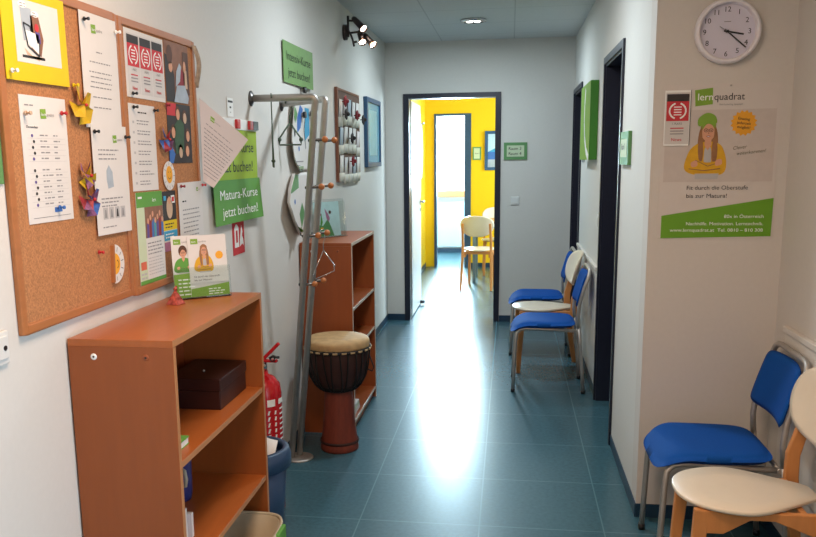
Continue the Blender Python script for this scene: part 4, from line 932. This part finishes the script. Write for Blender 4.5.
# ------------------------------------------------------------------ chairs
def rr_plan(a, b, e=4.0):        # unit square -> rounded square
    s_, t_ = 2*a-1, 2*b-1; m = max(abs(s_), abs(t_)); 
    if m < 1e-9: return 0, 0
    L = (abs(s_/m)**e+abs(t_/m)**e)**(1/e); return s_/L, t_/L
def blue_chair(label):
    r = thing('blue_chair', label, 'chair', (0, 0, 0), 'blue upholstered steel chairs'); R = .011; hw = .172
    def seat(a, b):
        s_, t_ = rr_plan(a, b, 5); m = max(abs(2*a-1), abs(2*b-1)); th = (1-m**6)**.5 if m < 1 else 0
        x = .185+.205*s_; y = .205*t_*(1-.05*max(0, s_)); f = max(0, (.10-x))/.12; drop = .055*f*f; dish = -.006*(1-t_*t_)*(1-s_*s_)
        zc = .438-drop; return (x, y, zc+.026*th+dish), (x, y, zc-.022*th-.008*(1-min(1, m)))
    MB().slab(seat, 24, 24, blue_f).build('seat', r)
    ax, az, bx_, bz = .390, .554, .450, .764
    def back(a, b):
        s_, t_ = rr_plan(a, b, 9); m = max(abs(2*a-1), abs(2*b-1)); th = (1-m**6)**.5 if m < 1 else 0
        k = (t_+1)/2; y = s_*.19*(1-.05*max(0, t_)); x = ax+(bx_-ax)*k+.030*(1-s_*s_)-.012; z = az+(bz-az)*k
        n = V((-(bz-az), 0, bx_-ax)).normalized()*.013*th; p = V((x, y, z)); return p+n, p-n
    MB().slab(back, 20, 16, blue_f).build('backrest', r)
    for sg in (-1, 1):
        y = sg*hw; yo = sg*.186
        fl = MB().tube([(0, yo, .004), (.005, yo, .15), (.012, yo, .33), (.020, y, .385), (.042, y, .408), (.08, y, .414), (.25, y, .410), (.40, y, .404)], R, steel, 12).build('leg', r)
        MB().cyl((0, yo, 0), (0, yo, .022), .0135, black_pl, 14).build('rubber_foot', fl)
        rl = MB().tube([(.442, yo, .004), (.43, yo, .15), (.415, yo, .32), (.405, yo, .43)], R, steel, 12).build('leg', r)
        MB().cyl((.442, yo, 0), (.441, yo, .022), .0135, black_pl, 14).build('rubber_foot', rl)
    P = [(.405, .186, .42), (.398, .186, .50), (.405, .186, .58), (.430, .186, .68), (.453, .184, .744), (.460, .176, .772), (.464, .155, .786), (.466, .12, .790)]
    MB().tube(P+[(x, -y, z) for x, y, z in P[::-1]], R, steel, 12).build('back_frame', r)
    MB().cyl((.395, -.186, .405), (.395, .186, .405), .009, steel, 12).build('cross_bar', r)
    return r
def white_chair(label):
    r = thing('white_chair', label, 'chair', (0, 0, 0), 'white chairs with wooden legs')
    def outline(q):                 # seat outline, front at -x
        c, s_ = math.cos(q), math.sin(q); x = .205-.212*c; k = (x)/.42
        kk = min(1, max(0, (k-.38)/.62)); wd = .192*(1-.50*kk*kk*(3-2*kk))
        return x, wd*math.copysign(abs(s_)**(.80 if c > 0 else .55), s_)
    n = 48; ring = [outline(2*PI*i/n) for i in range(n)]
    mb = MB(); zt, zb = .455, .440
    def lvl(k, z): return [V((.205+(x-.205)*k, y*k, z-.004*(1-(k)**2)+.012*max(0, x-.25)/.17*0)) for x, y in ring]
    L = [lvl(.5, zb), lvl(.97, zb), lvl(1, zb+.004), lvl(1, zt-.004), lvl(.985, zt), lvl(.6, zt-.001)]
    vs = sum(L, []); fs = [(j*n+i, j*n+(i+1) % n, (j+1)*n+(i+1) % n, (j+1)*n+i) for j in range(5) for i in range(n)]
    mb.add(vs, fs, seat_w, True).add(L[0], [tuple(range(n))[::-1]], seat_w).add(L[-1], [tuple(range(n))], seat_w); mb.build('seat', r)
    def back(a, b):
        s_, t_ = rr_plan(a, b, 2.7); k = (t_+1)/2
        y = .192*s_*(1-.18*max(0, -t_)); z = .722+.118*t_; x = .408+.062*k+.045*(1-s_*s_)-.045
        nrm = V((-.23, 0, .062)).normalized()*.005; p = V((x, y, z)); return p+nrm, p-nrm
    MB().slab(back, 24, 18, seat_w).build('backrest', r)
    def bar(pts, w0, w1, t, name):
        P = [V(p) for p in pts]; mb = MB(); ringv = []
        for i, p in enumerate(P):
            f = i/(len(P)-1); w = w0+(w1-w0)*f if not isinstance(w0, list) else w0[i]; d = (P[min(i+1, len(P)-1)]-P[max(i-1, 0)]).normalized(); u = V((d.z, 0, -d.x)).normalized()
            yv = d.cross(u).normalized(); ringv += [p+u*w/2+yv*t/2, p-u*w/2+yv*t/2, p-u*w/2-yv*t/2, p+u*w/2-yv*t/2]
        m = len(P); fs = [(4*i+k, 4*i+(k+1) % 4, 4*(i+1)+(k+1) % 4, 4*(i+1)+k) for i in range(m-1) for k in range(4)]+[(3, 2, 1, 0), tuple(4*(m-1)+k for k in range(4))]
        mb.add(ringv, fs, birch); return mb.build(name, r, bevel=.004)
    for sg in (-1, 1):
        bar([(.025, sg*.150, 0), (.040, sg*.143, .25), (.052, sg*.137, .438)], .028, .044, .026, 'leg')
        bar([(.462, sg*.175, 0), (.425, sg*.168, .22), (.396, sg*.160, .44), (.397, sg*.160, .52), (.434, sg*.158, .66), (.460, sg*.155, .755)], [.030, .036, .044, .042, .034, .024], 0, .026, 'leg')
        poly = [(.048, .437), (.380, .437), (.380, .365), (.33, .385), (.26, .412), (.19, .412), (.115, .365), (.048, .365)]
        MB().prism(poly, lambda a, b, t: V((a, sg*(.140+t), b)), -.011, .011, birch).build('side_rail', r, bevel=.003)
    MB().box((.335, -.128, .40), (.355, .128, .437), birch).build('cross_bar', r, bevel=.003)
    return r
bc = blue_chair('blue upholstered steel chair in front at right, beside the white chair'); bc.location = (1.662, 3.125, 0)
dup(bc, (1.150, 5.475, 0), 0, 'blue steel chair nearest us in the row of three along the corridor wall')
dup(bc, (1.134, 6.50, 0), 0, 'farthest blue steel chair in the row of three, behind the white chair')
wc = white_chair('white chair with wooden legs at the lower right corner, closest to the camera'); wc.location = (1.652, 2.645, 0)
dup(wc, (1.150, 5.92, 0), .08, 'white chair with wooden legs between two blue chairs along the corridor wall')
dup(wc, (.80, 9.88, 0), -PI/2-.12, 'white chair with wooden legs seen from behind at the table in the yellow room')
dup(wc, (.95, 10.62, 0), PI/2, 'white chair on the far side of the table in the yellow room')

# ------------------------------------------------------------------ yellow room
r = thing('table', 'wooden table with grey metal legs in the yellow room', 'table', (1.15, 10.32, 0))
MB().box((.56, 9.98, .705), (1.75, 10.68, .73), table_w).build('tabletop', r, bevel=.003)
gl = mat('grey metal leg', '#6b7f8c', .4, .5)
for x in (.70, 1.65):
    for y in (10.05, 10.61): MB().box((x-.02, y-.02, 0), (x+.02, y+.02, .705), gl).build('leg', r, bevel=.003)
for y in (10.05, 10.61): MB().box((.72, y-.012, .655), (1.63, y+.012, .705), gl).build('apron', r)
s = MB().slab(lambda a, b: ((YX0+.012+.012*math.sin(3*b), 10.2+.78*a, 1.23+.68*b), (YX0+.010+.012*math.sin(3*b), 10.2+.78*a, 1.23+.68*b)), 4, 6, paper)
tag(s.build('wall_paper_sheet'), 'large white sheet on the left yellow wall behind the open door', 'paper sheet')
tag(MB().cyl((YX0+.026, 10.95, 1.92), (YX0+.04, 10.95, 1.92), .016, black_pl, 14).cyl((YX0+.003, 10.95, 1.92), (YX0+.026, 10.95, 1.92), .006, steel, 10).build('magnet'), 'dark magnet holding the large white sheet on the yellow wall', 'magnet')
framed_sign('room_sign', 'small green sign on the yellow wall beside the inner doorway', Fw(.610, 1.447, Y1-.0005), .112, .172, .018, (('Raum 4', .012, .06, .016),))
r = thing('framed_picture', 'blue framed seascape on the yellow wall above the table', 'picture', (1.1, Y1, 1.31))
f = MB(); x0, x1, z0, z1 = .772, 1.45, 1.31, 1.825
f.box((x0, Y1-.025, z0), (x0+.04, Y1-.0005, z1), bl).box((x1-.04, Y1-.025, z0), (x1, Y1-.0005, z1), bl).box((x0+.04, Y1-.025, z0), (x1-.04, Y1-.0005, z0+.04), bl).box((x0+.04, Y1-.025, z1-.04), (x1-.04, Y1-.0005, z1), bl).build('frame', r)
s = Sheet(Fw(x0+.041, z0+.041, Y1-.001), x1-x0-.082, z1-z0-.082, mat('sky print', '#bcd8e6', .5), .012)
s.rect(0, 0, x1-x0-.082, .10, photo_p, 1); s.rect(0, .10, x1-x0-.082, .20, blue_p, 1); s.poly([(0, .20), (.2, .30), (.4, .22), (.596, .27), (.596, .20)], cyan_p, 1); s.build('print', r)
r = thing('radiator', 'white radiator below the window in the last room', 'radiator', (.15, 13.27, 0))
mb = MB().box((-.35, 13.23, .10), (.65, 13.245, .78), rad_m).box((-.35, 13.29, .10), (.65, 13.305, .78), rad_m).box((-.35, 13.23, .78), (.65, 13.305, .80), rad_m)
for k in range(24): mb.box((-.33+.041*k, 13.226, .13), (-.312+.041*k, 13.23, .75), rad_m)
mb.build('panel', r)
for x in (-.25, .55): MB().box((x-.02, 13.24, 0), (x+.02, 13.30, .10), rad_m).build('foot', r)
MB().cyl((.655, 13.26, .70), (.72, 13.26, .70), .02, white_p).build('valve', r)
